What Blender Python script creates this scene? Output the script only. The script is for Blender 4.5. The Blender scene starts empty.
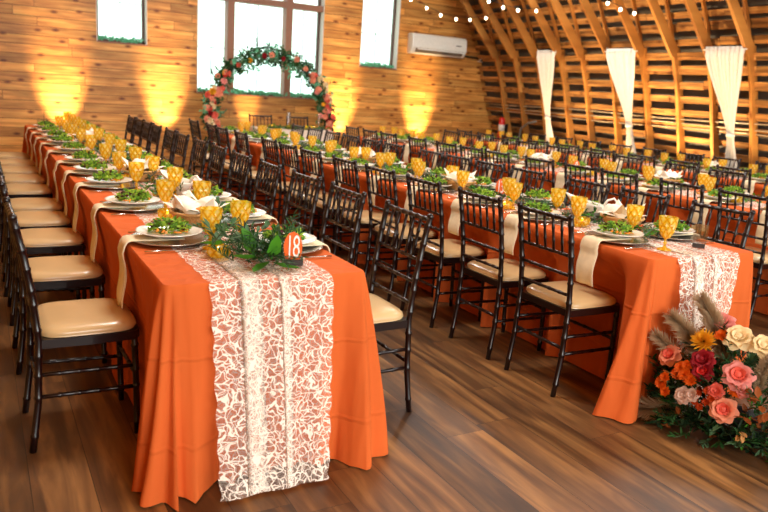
import bpy, math, random
from mathutils import Vector, Matrix
random.seed(7)
PI = math.pi
C = bpy.context.scene.collection
sin, cos = math.sin, math.cos

# ---------------------------------------------------------------- materials
def srgb(r, g, b):
    f = lambda c: (c/255/12.92) if c <= 10 else ((c/255+.055)/1.055)**2.4
    return (f(r), f(g), f(b), 1)
def mat(name, col, rough=.5, metal=0, spec=.5, coat=0, sub=0, trans=0, bump=None):
    m = bpy.data.materials.new(name); m.use_nodes = True
    nt = m.node_tree; b = nt.nodes['Principled BSDF']
    b.inputs['Base Color'].default_value = col if len(col) == 4 else (*col, 1)
    b.inputs['Roughness'].default_value = rough; b.inputs['Metallic'].default_value = metal
    b.inputs['Specular IOR Level'].default_value = spec; b.inputs['Coat Weight'].default_value = coat
    b.inputs['Coat Roughness'].default_value = .12
    # gentle procedural tone variation
    n = nt.nodes.new('ShaderNodeTexNoise'); n.inputs['Scale'].default_value = (bump or (30, .1))[0]; n.inputs['Detail'].default_value = 3
    tc = nt.nodes.new('ShaderNodeTexCoord'); nt.links.new(tc.outputs['Object'], n.inputs['Vector'])
    hs = nt.nodes.new('ShaderNodeHueSaturation'); hs.inputs['Color'].default_value = b.inputs['Base Color'].default_value
    mr = nt.nodes.new('ShaderNodeMapRange'); mr.inputs[3].default_value = .88; mr.inputs[4].default_value = 1.12
    nt.links.new(n.outputs['Fac'], mr.inputs[0]); nt.links.new(mr.outputs[0], hs.inputs['Value']); nt.links.new(hs.outputs[0], b.inputs['Base Color'])
    if bump:
        bp = nt.nodes.new('ShaderNodeBump'); bp.inputs['Strength'].default_value = bump[1]; bp.inputs['Distance'].default_value = .01
        nt.links.new(n.outputs['Fac'], bp.inputs['Height']); nt.links.new(bp.outputs[0], b.inputs['Normal'])
    return m
def cloth_relief(m):
    # woven wrinkles plus the pressed fold lines of a stored tablecloth
    nt = m.node_tree; b = nt.nodes['Principled BSDF']; N, L = nt.nodes, nt.links
    tc = N.new('ShaderNodeTexCoord'); sp = N.new('ShaderNodeSeparateXYZ'); L.new(tc.outputs['Object'], sp.inputs[0])
    mp = N.new('ShaderNodeMapping'); mp.inputs['Scale'].default_value = (9, 9, 1.6); L.new(tc.outputs['Object'], mp.inputs[0])
    n = N.new('ShaderNodeTexNoise'); n.inputs['Scale'].default_value = 1; n.inputs['Detail'].default_value = 2; L.new(mp.outputs[0], n.inputs[0])
    def line(o_, p, w):
        d = math_node(nt, 'ABSOLUTE', math_node(nt, 'SUBTRACT', sp.outputs[o_], p)); return math_node(nt, 'SUBTRACT', 1, math_node(nt, 'DIVIDE', d, w), True)
    h = math_node(nt, 'ADD', math_node(nt, 'MULTIPLY', n.outputs['Fac'], 3.2), math_node(nt, 'MULTIPLY', math_node(nt, 'MAXIMUM', line(2, .19, .012), line(2, .50, .010)), .5))
    bp = N.new('ShaderNodeBump'); bp.inputs['Strength'].default_value = .8; bp.inputs['Distance'].default_value = .008; L.new(h, bp.inputs['Height']); L.new(bp.outputs[0], b.inputs['Normal'])
def leafmat(name, col):
    m = mat(name, col, .6, spec=.3, bump=(60, .05)); nt = m.node_tree; b = nt.nodes['Principled BSDF']
    out = nt.nodes['Material Output']; t = nt.nodes.new('ShaderNodeBsdfTranslucent'); t.inputs[0].default_value = col if len(col) == 4 else (*col, 1)
    mx = nt.nodes.new('ShaderNodeMixShader'); mx.inputs[0].default_value = .3
    nt.links.new(b.outputs[0], mx.inputs[1]); nt.links.new(t.outputs[0], mx.inputs[2]); nt.links.new(mx.outputs[0], out.inputs[0])
    return m
M = {}
M['chairwood'] = mat('chair_wood', srgb(25, 10, 9), .28, spec=.4, coat=.18, bump=(14, .05))
M['vinyl'] = mat('ivory_vinyl', srgb(210, 176, 126), .3, coat=.3, bump=(6, .04))
M['cloth'] = mat('orange_cloth', srgb(208, 98, 44), .8, spec=.12, bump=(3.5, .2))
M['paleCloth'] = mat('pale_cloth', srgb(226, 208, 190), .8, spec=.2, bump=(4, .1))
M['napkin'] = mat('cream_napkin', srgb(236, 216, 180), .8, spec=.15, bump=(40, .05))
M['linen'] = mat('white_linen', srgb(246, 236, 218), .8, spec=.15, bump=(14, .3))
M['china'] = mat('white_china', srgb(240, 234, 222), .15, coat=.4)
M['charger'] = mat('charger_silver', srgb(182, 172, 158), .2, metal=.75)
M['steel'] = mat('steel', srgb(205, 200, 192), .18, metal=1)
M['wicker'] = mat('wicker', srgb(212, 160, 98), .55, bump=(120, .8))
M['bread'] = mat('bread', srgb(214, 140, 62), .6, bump=(40, .4))
M['tabletop'] = mat('table_wood', srgb(120, 90, 60), .5)
M['black'] = mat('black_metal', srgb(22, 22, 24), .4)
M['white'] = mat('white_plastic', srgb(236, 232, 222), .35)
M['grey'] = mat('grey_plastic', srgb(120, 112, 100), .4)
M['red'] = mat('red_paint', srgb(200, 26, 22), .3)
M['conduit'] = mat('conduit', srgb(196, 178, 148), .35, metal=.6)
M['curtain'] = mat('curtain_white', srgb(232, 222, 208), .85, spec=.1)
M['bronze'] = mat('window_frame_bronze', srgb(92, 66, 54), .5)
M['mullion'] = mat('window_mullion_wood', srgb(150, 100, 74), .5)
M['jamb'] = mat('window_jamb_paint', srgb(225, 218, 208), .6)
M['lettuce1'] = leafmat('lettuce_light', srgb(168, 200, 70)); M['lettuce2'] = leafmat('lettuce_green', srgb(104, 152, 52)); M['radicchio'] = leafmat('radicchio', srgb(84, 32, 40))
M['carrot'] = mat('carrot', srgb(236, 142, 30), .5); M['crouton'] = mat('crouton', srgb(208, 150, 84), .7)
M['green1'] = leafmat('garland_green', srgb(42, 84, 36)); M['green2'] = leafmat('garland_grey_green', srgb(86, 122, 84)); M['green3'] = leafmat('garland_bright', srgb(74, 142, 34)); M['green4'] = leafmat('garland_dark', srgb(26, 52, 28))
M['teal'] = leafmat('sill_leaf', srgb(104, 186, 144))
M['rust'] = leafmat('rust_leaf', srgb(150, 76, 26))
M['stemm'] = mat('stem_green', srgb(70, 84, 44), .6)
M['peach'] = leafmat('petal_peach', srgb(246, 158, 124)); M['pink'] = leafmat('petal_pink', srgb(240, 150, 140)); M['coral'] = leafmat('petal_coral', srgb(238, 104, 84)); M['cream'] = leafmat('petal_cream', srgb(250, 226, 176)); M['burgundy'] = leafmat('petal_burgundy', srgb(150, 16, 28)); M['yellow'] = leafmat('petal_yellow', srgb(240, 172, 34)); M['marigold'] = leafmat('petal_orange', srgb(236, 106, 16)); M['blush'] = leafmat('petal_blush', srgb(222, 186, 168)); M['redp'] = leafmat('petal_red', srgb(214, 40, 34)); M['button'] = leafmat('petal_button', srgb(196, 68, 14))
M['pampas'] = leafmat('pampas', srgb(186, 158, 124))
M['orangeacr'] = mat('orange_acrylic', srgb(236, 104, 44), .25); M['paintwhite'] = mat('white_paint', srgb(250, 246, 240), .5); M['darkblock'] = mat('dark_block', srgb(44, 32, 28), .5)

def nodes(name):
    m = bpy.data.materials.new(name); m.use_nodes = True
    nt = m.node_tree; return m, nt, nt.nodes, nt.links, nt.nodes['Principled BSDF']
def math_node(nt, op, a, b=None, clamp=False):
    n = nt.nodes.new('ShaderNodeMath'); n.operation = op; n.use_clamp = clamp
    for i, v in enumerate((a, b)):
        if v is None: continue
        if isinstance(v, (int, float)): n.inputs[i].default_value = v
        else: nt.links.new(v, n.inputs[i])
    return n.outputs[0]
def ramp(nt, fac, stops):
    r = nt.nodes.new('ShaderNodeValToRGB'); cr = r.color_ramp
    while len(cr.elements) > 1: cr.elements.remove(cr.elements[-1])
    cr.elements[0].position = stops[0][0]; cr.elements[0].color = stops[0][1]
    for p_, c_ in stops[1:]:
        e = cr.elements.new(p_); e.color = c_
    nt.links.new(fac, r.inputs[0]); return r.outputs[0]
def mix(nt, typ, fac, a, b):
    n = nt.nodes.new('ShaderNodeMix'); n.data_type = 'RGBA'; n.blend_type = typ
    for i, v in ((0, fac), (6, a), (7, b)):
        if isinstance(v, (int, float, tuple)): n.inputs[i].default_value = v
        else: nt.links.new(v, n.inputs[i])
    return n.outputs[2]

def plank_mat(name, light, mid, dark, bw, bh, axis, rough, gap, knots, grain=1.0, varlo=.62, varhi=1.3, spec=.5, seam=(.02, .01, .005, 1), grainf=26):
    """boards of height bh and length bw; axis: tuple giving which object axes run along and across the board"""
    m, nt, N, L, b = nodes(name)
    tc = N.new('ShaderNodeTexCoord'); sp = N.new('ShaderNodeSeparateXYZ'); L.new(tc.outputs['Object'], sp.inputs[0])
    cb = N.new('ShaderNodeCombineXYZ'); L.new(sp.outputs[axis[0]], cb.inputs[0]); L.new(sp.outputs[axis[1]], cb.inputs[1])
    along, across = sp.outputs[axis[0]], sp.outputs[axis[1]]
    row = math_node(nt, 'FLOOR', math_node(nt, 'DIVIDE', across, bh))
    wn = N.new('ShaderNodeTexWhiteNoise'); wn.noise_dimensions = '1D'; L.new(row, wn.inputs['W'])
    sh = math_node(nt, 'ADD', math_node(nt, 'DIVIDE', along, bw), math_node(nt, 'MULTIPLY', wn.outputs[0], 7.3))
    col = math_node(nt, 'FLOOR', sh)
    cid = N.new('ShaderNodeCombineXYZ'); L.new(row, cid.inputs[0]); L.new(col, cid.inputs[1])
    w2 = N.new('ShaderNodeTexWhiteNoise'); w2.noise_dimensions = '2D'; L.new(cid.outputs[0], w2.inputs['Vector'])
    # grain coordinates: stretched along board, offset per board
    gx = math_node(nt, 'ADD', math_node(nt, 'MULTIPLY', along, 1.6), math_node(nt, 'MULTIPLY', w2.outputs[0], 37))
    gy = math_node(nt, 'MULTIPLY', across, grainf)
    gv = N.new('ShaderNodeCombineXYZ'); L.new(gx, gv.inputs[0]); L.new(gy, gv.inputs[1]); L.new(math_node(nt, 'MULTIPLY', row, 3.1), gv.inputs[2])
    n1 = N.new('ShaderNodeTexNoise'); n1.inputs['Scale'].default_value = 1.0; n1.inputs['Detail'].default_value = 6; n1.inputs['Distortion'].default_value = .6; L.new(gv.outputs[0], n1.inputs['Vector'])
    base = ramp(nt, n1.outputs['Fac'], [(.25, dark), (.5, mid), (.72, light)])
    vr = N.new('ShaderNodeMapRange'); vr.inputs[3].default_value = varlo; vr.inputs[4].default_value = varhi; L.new(w2.outputs[0], vr.inputs[0])
    hs = N.new('ShaderNodeHueSaturation'); L.new(base, hs.inputs['Color']); L.new(vr.outputs[0], hs.inputs['Value'])
    # large mottling
    n2 = N.new('ShaderNodeTexNoise'); n2.inputs['Scale'].default_value = 2.2; n2.inputs['Detail'].default_value = 4
    g2 = N.new('ShaderNodeCombineXYZ'); L.new(math_node(nt, 'ADD', along, math_node(nt, 'MULTIPLY', w2.outputs[0], 11)), g2.inputs[0]); L.new(math_node(nt, 'MULTIPLY', across, 4), g2.inputs[1]); L.new(row, g2.inputs[2])
    L.new(g2.outputs[0], n2.inputs['Vector'])
    c2 = ramp(nt, n2.outputs['Fac'], [(.3, (.55, .5, .46, 1)), (.6, (1, 1, 1, 1))])
    colr = mix(nt, 'MULTIPLY', grain, hs.outputs[0], c2)
    if knots:
        kx = N.new('ShaderNodeCombineXYZ'); L.new(math_node(nt, 'MULTIPLY', along, 1.7), kx.inputs[0]); L.new(math_node(nt, 'MULTIPLY', across, 3.6), kx.inputs[1])
        v = N.new('ShaderNodeTexVoronoi'); v.voronoi_dimensions = '2D'; v.inputs['Scale'].default_value = 1.15; v.inputs['Randomness'].default_value = 1; L.new(kx.outputs[0], v.inputs['Vector'])
        k = ramp(nt, v.outputs['Distance'], [(.025, (.2, .10, .05, 1)), (.06, (.45, .28, .17, 1)), (.13, (1, 1, 1, 1))])
        colr = mix(nt, 'MULTIPLY', knots, colr, k)
    fr = math_node(nt, 'FRACT', math_node(nt, 'DIVIDE', across, bh)); fl = math_node(nt, 'FRACT', sh)
    g = math_node(nt, 'MAXIMUM', math_node(nt, 'LESS_THAN', fr, gap/bh), math_node(nt, 'LESS_THAN', fl, gap/bw*.8))
    colr = mix(nt, 'MIX', g, colr, seam)
    L.new(colr, b.inputs['Base Color']); b.inputs['Specular IOR Level'].default_value = spec
    rr = N.new('ShaderNodeMapRange'); rr.inputs[3].default_value = rough-.1; rr.inputs[4].default_value = rough+.12; L.new(n1.outputs['Fac'], rr.inputs[0]); L.new(rr.outputs[0], b.inputs['Roughness'])
    h = math_node(nt, 'SUBTRACT', math_node(nt, 'MULTIPLY', n1.outputs['Fac'], .25), g)
    bp = N.new('ShaderNodeBump'); bp.inputs['Strength'].default_value = .35; bp.inputs['Distance'].default_value = .004; L.new(h, bp.inputs['Height']); L.new(bp.outputs[0], b.inputs['Normal'])
    return m
M['floor'] = plank_mat('floor_planks', srgb(162, 114, 64), srgb(110, 74, 42), srgb(60, 40, 26), 1.3, .2, (1, 0), .42, .0025, 0, .9, .5, 1.3, .4, grainf=15)
M['pine'] = plank_mat('pine_wall_boards', srgb(240, 182, 100), srgb(224, 154, 74), srgb(182, 110, 50), 2.3, .135, (0, 2), .45, .008, .95, .85, .72, 1.2, .4, srgb(112, 58, 26))
M['barn'] = plank_mat('rough_sheathing_board', srgb(214, 158, 88), srgb(178, 122, 64), srgb(104, 68, 38), 1.9, .2, (1, 2), .7, .002, .7, .9, .6, 1.25, .2)
M['beam'] = plank_mat('rafter_timber', srgb(222, 160, 80), srgb(196, 130, 60), srgb(136, 84, 38), 6, .9, (2, 1), .6, .0, .6, .8, .85, 1.1, .3)
M['metalroof'] = mat('roof_underside', srgb(84, 78, 72), .6, bump=(6, .3))

cloth_relief(M['cloth'])
# amber pressed glass
def amber():
    m, nt, N, L, b = nodes('amber_pressed_glass'); out = N['Material Output']
    # pressed diamond pattern: thick ridges hold more colour than the thin facets
    tc = N.new('ShaderNodeTexCoord'); sp = N.new('ShaderNodeSeparateXYZ'); L.new(tc.outputs['Object'], sp.inputs[0])
    a = math_node(nt, 'MULTIPLY', math_node(nt, 'ARCTAN2', sp.outputs[1], sp.outputs[0]), 7/(2*PI)); z = math_node(nt, 'MULTIPLY', sp.outputs[2], 19)
    dist = lambda v: math_node(nt, 'ABSOLUTE', math_node(nt, 'SUBTRACT', math_node(nt, 'FRACT', v), .5))
    e = math_node(nt, 'MAXIMUM', dist(math_node(nt, 'ADD', a, z)), dist(math_node(nt, 'SUBTRACT', a, z)))
    col = ramp(nt, e, [(.15, (1.0, .88, .30, 1)), (.32, (1.0, .74, .05, 1)), (.45, (.95, .56, .02, 1)), (.5, (.62, .28, .008, 1))])
    L.new(col, b.inputs['Base Color']); b.inputs['Roughness'].default_value = .06; b.inputs['IOR'].default_value = 1.9; b.inputs['Coat Weight'].default_value = .6
    bp = N.new('ShaderNodeBump'); bp.inputs['Strength'].default_value = .6; bp.inputs['Distance'].default_value = .006; L.new(e, bp.inputs['Height']); L.new(bp.outputs[0], b.inputs['Normal'])
    tl = N.new('ShaderNodeBsdfTranslucent'); L.new(col, tl.inputs[0])
    tr = N.new('ShaderNodeBsdfTransparent'); L.new(col, tr.inputs[0])
    m1 = N.new('ShaderNodeMixShader'); m1.inputs[0].default_value = .34; L.new(tr.outputs[0], m1.inputs[1]); L.new(tl.outputs[0], m1.inputs[2])
    m2 = N.new('ShaderNodeMixShader'); m2.inputs[0].default_value = .34; L.new(m1.outputs[0], m2.inputs[1]); L.new(b.outputs[0], m2.inputs[2]); L.new(m2.outputs[0], out.inputs[0])
    return m
M['amber'] = amber()
def clearglass(name, tint, gl=.12):
    m, nt, N, L, b = nodes(name); out = N['Material Output']
    tr = N.new('ShaderNodeBsdfTransparent'); tr.inputs[0].default_value = tint
    g = N.new('ShaderNodeBsdfGlossy'); g.inputs['Roughness'].default_value = .05
    n = N.new('ShaderNodeTexNoise'); n.inputs['Scale'].default_value = 3; bp = N.new('ShaderNodeBump'); bp.inputs['Strength'].default_value = .02; L.new(n.outputs['Fac'], bp.inputs['Height']); L.new(bp.outputs[0], g.inputs['Normal'])
    mx = N.new('ShaderNodeMixShader'); mx.inputs[0].default_value = gl; L.new(tr.outputs[0], mx.inputs[1]); L.new(g.outputs[0], mx.inputs[2]); L.new(mx.outputs[0], out.inputs[0])
    return m
M['pane'] = clearglass('window_glass', (.97, 1, .98, 1), .04); M['crystal'] = clearglass('clear_glass', (.9, .92, .93, 1), .3)
def emis(name, col, s):
    m, nt, N, L, b = nodes(name); b.inputs['Base Color'].default_value = col; b.inputs['Emission Color'].default_value = col; b.inputs['Emission Strength'].default_value = s
    return m
M['bulb'] = emis('warm_bulb', (1, .82, .52, 1), 9); M['flame'] = emis('candle_glow', (1, .78, .32, 1), 5)

def lace():
    m, nt, N, L, b = nodes('white_lace'); out = N['Material Output']
    b.inputs['Base Color'].default_value = srgb(250, 232, 216); b.inputs['Roughness'].default_value = .8
    uv = N.new('ShaderNodeUVMap'); uv.uv_map = 'UVMap'
    no = N.new('ShaderNodeTexNoise'); no.inputs['Scale'].default_value = 22; no.inputs['Detail'].default_value = 1; L.new(uv.outputs[0], no.inputs['Vector'])
    vm = N.new('ShaderNodeVectorMath'); vm.operation = 'MULTIPLY_ADD'; L.new(no.outputs['Color'], vm.inputs[0]); vm.inputs[1].default_value = (.05, .05, 0)
    n3 = N.new('ShaderNodeTexNoise'); n3.inputs['Scale'].default_value = 75; n3.inputs['Detail'].default_value = 0; L.new(uv.outputs[0], n3.inputs['Vector'])
    v3 = N.new('ShaderNodeVectorMath'); v3.operation = 'MULTIPLY_ADD'; L.new(n3.outputs['Color'], v3.inputs[0]); v3.inputs[1].default_value = (.008, .008, 0); L.new(uv.outputs[0], v3.inputs[2]); L.new(v3.outputs[0], vm.inputs[2])
    def vor(scale, feat, vec):
        v = N.new('ShaderNodeTexVoronoi'); v.feature = feat; v.inputs['Scale'].default_value = scale; L.new(vec, v.inputs['Vector']); return v.outputs['Distance']
    e1 = math_node(nt, 'LESS_THAN', vor(34, 'DISTANCE_TO_EDGE', vm.outputs[0]), .05)
    d = vor(9, 'F1', vm.outputs[0])
    r1 = math_node(nt, 'LESS_THAN', math_node(nt, 'ABSOLUTE', math_node(nt, 'SUBTRACT', math_node(nt, 'FRACT', math_node(nt, 'MULTIPLY', d, 6.0)), .5)), .06)
    e2 = math_node(nt, 'LESS_THAN', vor(62, 'DISTANCE_TO_EDGE', vm.outputs[0]), .045)
    fl = math_node(nt, 'MULTIPLY', math_node(nt, 'LESS_THAN', d, .04), .7)
    net = math_node(nt, 'LESS_THAN', vor(170, 'DISTANCE_TO_EDGE', uv.outputs[0]), .12)
    a = math_node(nt, 'MAXIMUM', e1, math_node(nt, 'MULTIPLY', r1, .9)); a = math_node(nt, 'MAXIMUM', a, fl)
    a = math_node(nt, 'MAXIMUM', a, math_node(nt, 'MULTIPLY', e2, .35)); a = math_node(nt, 'MAXIMUM', a, math_node(nt, 'MULTIPLY', net, .2)); a = math_node(nt, 'MAXIMUM', a, .06)
    tr = N.new('ShaderNodeBsdfTransparent'); mx = N.new('ShaderNodeMixShader'); L.new(a, mx.inputs[0]); L.new(tr.outputs[0], mx.inputs[1]); L.new(b.outputs[0], mx.inputs[2]); L.new(mx.outputs[0], out.inputs[0])
    return m
M['lace'] = lace()

# ---------------------------------------------------------------- mesh helpers
class MB:
    def __init__(s): s.v = []; s.f = []; s.mi = []; s.mats = []; s.smooth = []; s.uv = None
    def m(s, name):
        if name not in s.mats: s.mats.append(name)
        return s.mats.index(name)
    def add(s, vs, fs, mname, smooth=True):
        o = len(s.v); k = s.m(mname); s.v.extend(vs)
        for f in fs: s.f.append([i+o for i in f]); s.mi.append(k); s.smooth.append(smooth)
    def box(s, x0, x1, y0, y1, z0, z1, mname):
        s.add([(x0,y0,z0),(x1,y0,z0),(x1,y1,z0),(x0,y1,z0),(x0,y0,z1),(x1,y0,z1),(x1,y1,z1),(x0,y1,z1)],
              [(3,2,1,0),(4,5,6,7),(0,1,5,4),(1,2,6,5),(2,3,7,6),(3,0,4,7)], mname, False)
    def tube(s, pts, rad, mname, n=8, cap=True, flat=1.0):
        pts = [Vector(p) for p in pts]; vs = []; fs = []
        if isinstance(rad, (int, float)): rad = [rad]*len(pts)
        d0 = (pts[-1]-pts[0]); ref = Vector((0, 0, 1)) if abs(d0.normalized().z) < .8 else Vector((0, 1, 0))
        for i, p in enumerate(pts):
            d = (pts[min(i+1, len(pts)-1)]-pts[max(i-1, 0)]).normalized()
            a = d.cross(ref).normalized(); b2 = a.cross(d).normalized()
            for k in range(n):
                t = 2*PI*k/n; vs.append(tuple(p + a*cos(t)*rad[i] + b2*sin(t)*rad[i]*flat))
        for i in range(len(pts)-1):
            for k in range(n):
                k2 = (k+1) % n; fs.append((i*n+k, i*n+k2, (i+1)*n+k2, (i+1)*n+k))
        if cap: fs.append(tuple(range(n))[::-1]); fs.append(tuple((len(pts)-1)*n+k for k in range(n)))
        s.add(vs, fs, mname)
    def lathe(s, prof, mname, n=24, c=(0, 0, 0), smooth=True, close=False, rot=None):
        vs = []; fs = []
        for (r, z) in prof:
            for k in range(n):
                t = 2*PI*k/n; v = Vector((r*cos(t), r*sin(t), z))
                if rot: v = rot @ v
                vs.append((v.x+c[0], v.y+c[1], v.z+c[2]))
        for i in range(len(prof)-1):
            for k in range(n):
                k2 = (k+1) % n; fs.append((i*n+k, i*n+k2, (i+1)*n+k2, (i+1)*n+k))
        if prof[0][0] > 1e-4: fs.append(tuple(range(n))[::-1])
        if prof[-1][0] > 1e-4 and not close: fs.append(tuple((len(prof)-1)*n+k for k in range(n)))
        s.add(vs, fs, mname, smooth)
    def ball(s, c, r, mname, n=8, sz=1.0):
        prof = [(max(r*sin(PI*i/n), 1e-5), -r*sz*cos(PI*i/n)) for i in range(n+1)]
        s.lathe(prof, mname, n+2, c)
    def leaf(s, p, d, up, l, w, mname, fold=.25, curl=.2):
        p = Vector(p); d = Vector(d).normalized(); a = d.cross(Vector(up))
        if a.length < 1e-3: a = d.cross(Vector((1, 0, 0)))
        a.normalize(); u = a.cross(d)
        q = lambda x, y, z: tuple(p + d*x*l + a*y*w + u*z*l)
        s.add([q(0,0,0), q(.35,-.5,.0), q(.75,-.38,-curl*.5), q(1,0,-curl), q(.75,.38,-curl*.5), q(.35,.5,.0), q(.4,0,-fold*w/l), q(.75,0,-curl*.5-fold*w/l*.6)],
              [(0,1,6),(0,6,5),(1,2,7,6),(6,7,4,5),(2,3,7),(7,3,4)], mname)
    def petal(s, base, d, up, l, w, mname, cup=.4, roll=.1, nu=4, nv=3):
        """curved petal patch: grows along d, cups towards up"""
        base = Vector(base); d = Vector(d).normalized(); up = Vector(up).normalized(); a = d.cross(up).normalized(); up = a.cross(d)
        vs = []; fs = []
        for i in range(nu+1):
            t = i/nu; ww = w*.5*(.3+.7*sin(PI/2*min(1, t*1.5)))*(1 if t < .99 else .72)
            for j in range(nv+1):
                q = (j/nv-.5)*2
                h = cup*l*(t**1.5) + abs(q)**2*w*.25*(1-t*.5) - roll*l*max(0, t-.7)*3
                vs.append(tuple(base + d*(t*l*(1-.22*q*q*t)) + a*(q*ww) + up*h))
        for i in range(nu):
            for j in range(nv): k = i*(nv+1)+j; fs.append((k, k+1, k+nv+2, k+nv+1))
        s.add(vs, fs, mname)
    def mesh(s, name):
        me = bpy.data.meshes.new(name); me.from_pydata([tuple(v) for v in s.v], [], s.f)
        for k in s.mats: me.materials.append(M[k])
        me.polygons.foreach_set('material_index', s.mi); me.polygons.foreach_set('use_smooth', s.smooth)
        if s.uv:
            ul = me.uv_layers.new(name='UVMap')
            for l in me.loops: ul.data[l.index].uv = s.uv[l.vertex_index]
        me.update(); return me
    def build(s, name, parent=None, loc=(0, 0, 0)):
        o = bpy.data.objects.new(name, s.mesh(name)); C.objects.link(o); o.location = loc
        if parent: o.parent = parent
        return o
def tag(o, label=None, cat=None, group=None, kind=None):
    if label: o['label'] = label
    if cat: o['category'] = cat
    if group: o['group'] = group
    if kind: o['kind'] = kind
    return o
def empty(name, loc=(0, 0, 0), rz=0):
    o = bpy.data.objects.new(name, None); C.objects.link(o); o.location = loc; o.rotation_euler = (0, 0, rz); o.empty_display_size = .1; return o
kids = {}
def dup(o, parent=None):
    c = o.copy(); C.objects.link(c)
    if parent: c.parent = parent
    for ch in list(o.children): dup(ch, c)
    return c
class Proto:
    """first use returns the prototype itself, later uses return copies of it and its parts"""
    def __init__(s, o): s.o = o; s.used = False
    def get(s, loc, rz=0, scale=1):
        o = s.o if not s.used else dup(s.o)
        s.used = True; o.location = loc; o.rotation_euler = (0, 0, rz); o.scale = (scale,)*3; return o
def modbevel(o, w=.004, seg=2):
    b = o.modifiers.new('b', 'BEVEL'); b.width = w; b.segments = seg; b.limit_method = 'ANGLE'; return o
def smoothstep(t): t = max(0, min(1, t)); return t*t*(3-2*t)

# ---------------------------------------------------------------- camera (solved from the table edges)
f_px = 716.6
yaw, pitch, roll = .52439, .22580, .06900
cy_, sy_, cp_, sp_ = cos(yaw), sin(yaw), cos(pitch), sin(pitch)
F = Vector((sy_*cp_, cy_*cp_, -sp_)); R0 = Vector((cy_, -sy_, 0)); U0 = R0.cross(F)
Rv = R0*cos(roll)+U0*sin(roll); Uv = U0*cos(roll)-R0*sin(roll)
cam = bpy.data.cameras.new('camera'); co = bpy.data.objects.new('camera', cam); C.objects.link(co)
co.matrix_world = Matrix(((Rv.x, Uv.x, -F.x, -.9034), (Rv.y, Uv.y, -F.y, -2.3499), (Rv.z, Uv.z, -F.z, 1.4413), (0, 0, 0, 1)))
cam.sensor_width = 36; cam.lens = 36*f_px/768; cam.clip_end = 200
cam.dof.use_dof = True; cam.dof.focus_distance = 3.5; cam.dof.aperture_fstop = 2.8
bpy.context.scene.camera = co

# ---------------------------------------------------------------- room shell
YB = 9.8
def struct(o): o['kind'] = 'structure'; return o
b = MB(); b.add([(-6,-7,0),(9.6,-7,0),(9.6,10.2,0),(-6,10.2,0)], [(0,1,2,3)], 'floor', False); struct(b.build('floor'))
PROF = [(8.72,0),(8.52,.78),(8.26,1.38),(8.11,1.81),(7.92,2.38),(7.72,2.78),(7.43,3.26),(7.0,3.85),(6.35,4.55),(5.5,5.2),(4.5,5.7),(3.45,6.0)]
def prof_x(z):
    for (x0, z0), (x1, z1) in zip(PROF, PROF[1:]):
        if z0 <= z <= z1: return x0+(x1-x0)*(z-z0)/(z1-z0)
    return PROF[-1][0]
# back wall with three window openings, 0.12 thick
wins = [(.79, 1.54, 1.88, 3.3), (2.33, 4.57, 1.2, 3.5), (5.32, 6.11, 1.84, 3.3)]
b = MB(); Y0, Y1 = YB, YB+.14
def colx(x0, x1, spans):
    for z0, z1 in spans: b.box(x0, x1, Y0, Y1, z0, z1, 'pine')
xs = -5.0
for (x0, x1, z0, z1) in wins:
    colx(xs, x0, [(0, 6)]); colx(x0, x1, [(0, z0), (z1, 6)]); xs = x1
# last stretch follows the arch profile
prev = xs; 
poly = [(xs, 0)]+[(x+.14, z) for x, z in PROF if x > xs]+[(xs, prof_x and 4.85)]
n = len(poly)
b.add([(x, Y0, z) for x, z in poly]+[(x, Y1, z) for x, z in poly], [tuple(range(n))[::-1], tuple(range(n, 2*n))]+[(i, (i+1) % n, n+(i+1) % n, n+i) for i in range(n)], 'pine', False)
bpy_wall = struct(b.build('wall_back'))
for i, (x0, x1, z0, z1) in enumerate(wins):
    w = struct(empty('window_%d' % (i+1), (0, 0, 0)))
    j = MB(); t = .012
    j.box(x0, x0+t, Y0-.004, Y1+.06, z0, z1, 'jamb'); j.box(x1-t, x1, Y0-.004, Y1+.06, z0, z1, 'jamb'); j.box(x0, x1, Y0-.004, Y1+.06, z1-t, z1, 'jamb')
    j.build('window_jamb', w)
    j = MB(); j.box(x0, x1, Y0-.02, Y1+.06, z0-.002, z0+.02, 'mullion'); j.build('window_sill', w)
    fr = MB(); ya, yb = Y1, Y1+.06; fw = .05
    fr.box(x0+t, x0+fw, ya, yb, z0+.02, z1-t, 'bronze'); fr.box(x1-fw, x1-t, ya, yb, z0+.02, z1-t, 'bronze')
    fr.box(x0+t, x1-t, ya, yb, z0+.02, z0+.06, 'bronze'); fr.box(x0+t, x1-t, ya, yb, z1-fw, z1-t, 'bronze')
    fr.build('window_frame', w)
    if i == 1:
        for mx in (2.84, 3.87):
            q = MB(); q.box(mx, mx+.12, Y0+.02, yb, z0+.02, z1-t, 'mullion'); q.build('mullion', w)
        q = MB(); q.box(x0+t, x1-t, Y0+.03, yb, 2.72, 2.82, 'mullion'); q.build('transom', w)
        cuts = [(x0+fw, 2.84), (2.96, 3.87), (3.99, x1-fw)]
    else: cuts = [(x0+fw, x1-fw)]
    g = MB(); g.box(x0+fw, x1-fw, ya+.02, ya+.026, z0+.05, z1-fw, 'pane'); g.build('pane', w)
    g = MB()
    for c0, c1 in cuts:
        cm = (c0+c1)/2; g.box(cm-.006, cm+.006, ya+.03, ya+.04, z0+.06, z1-fw, 'grey')
        g.box(c0, c1, ya+.03, ya+.04, z0+(.75 if i == 1 else .62), z0+(.762 if i == 1 else .632), 'grey')
    g.build('glazing_bar', w)

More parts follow.
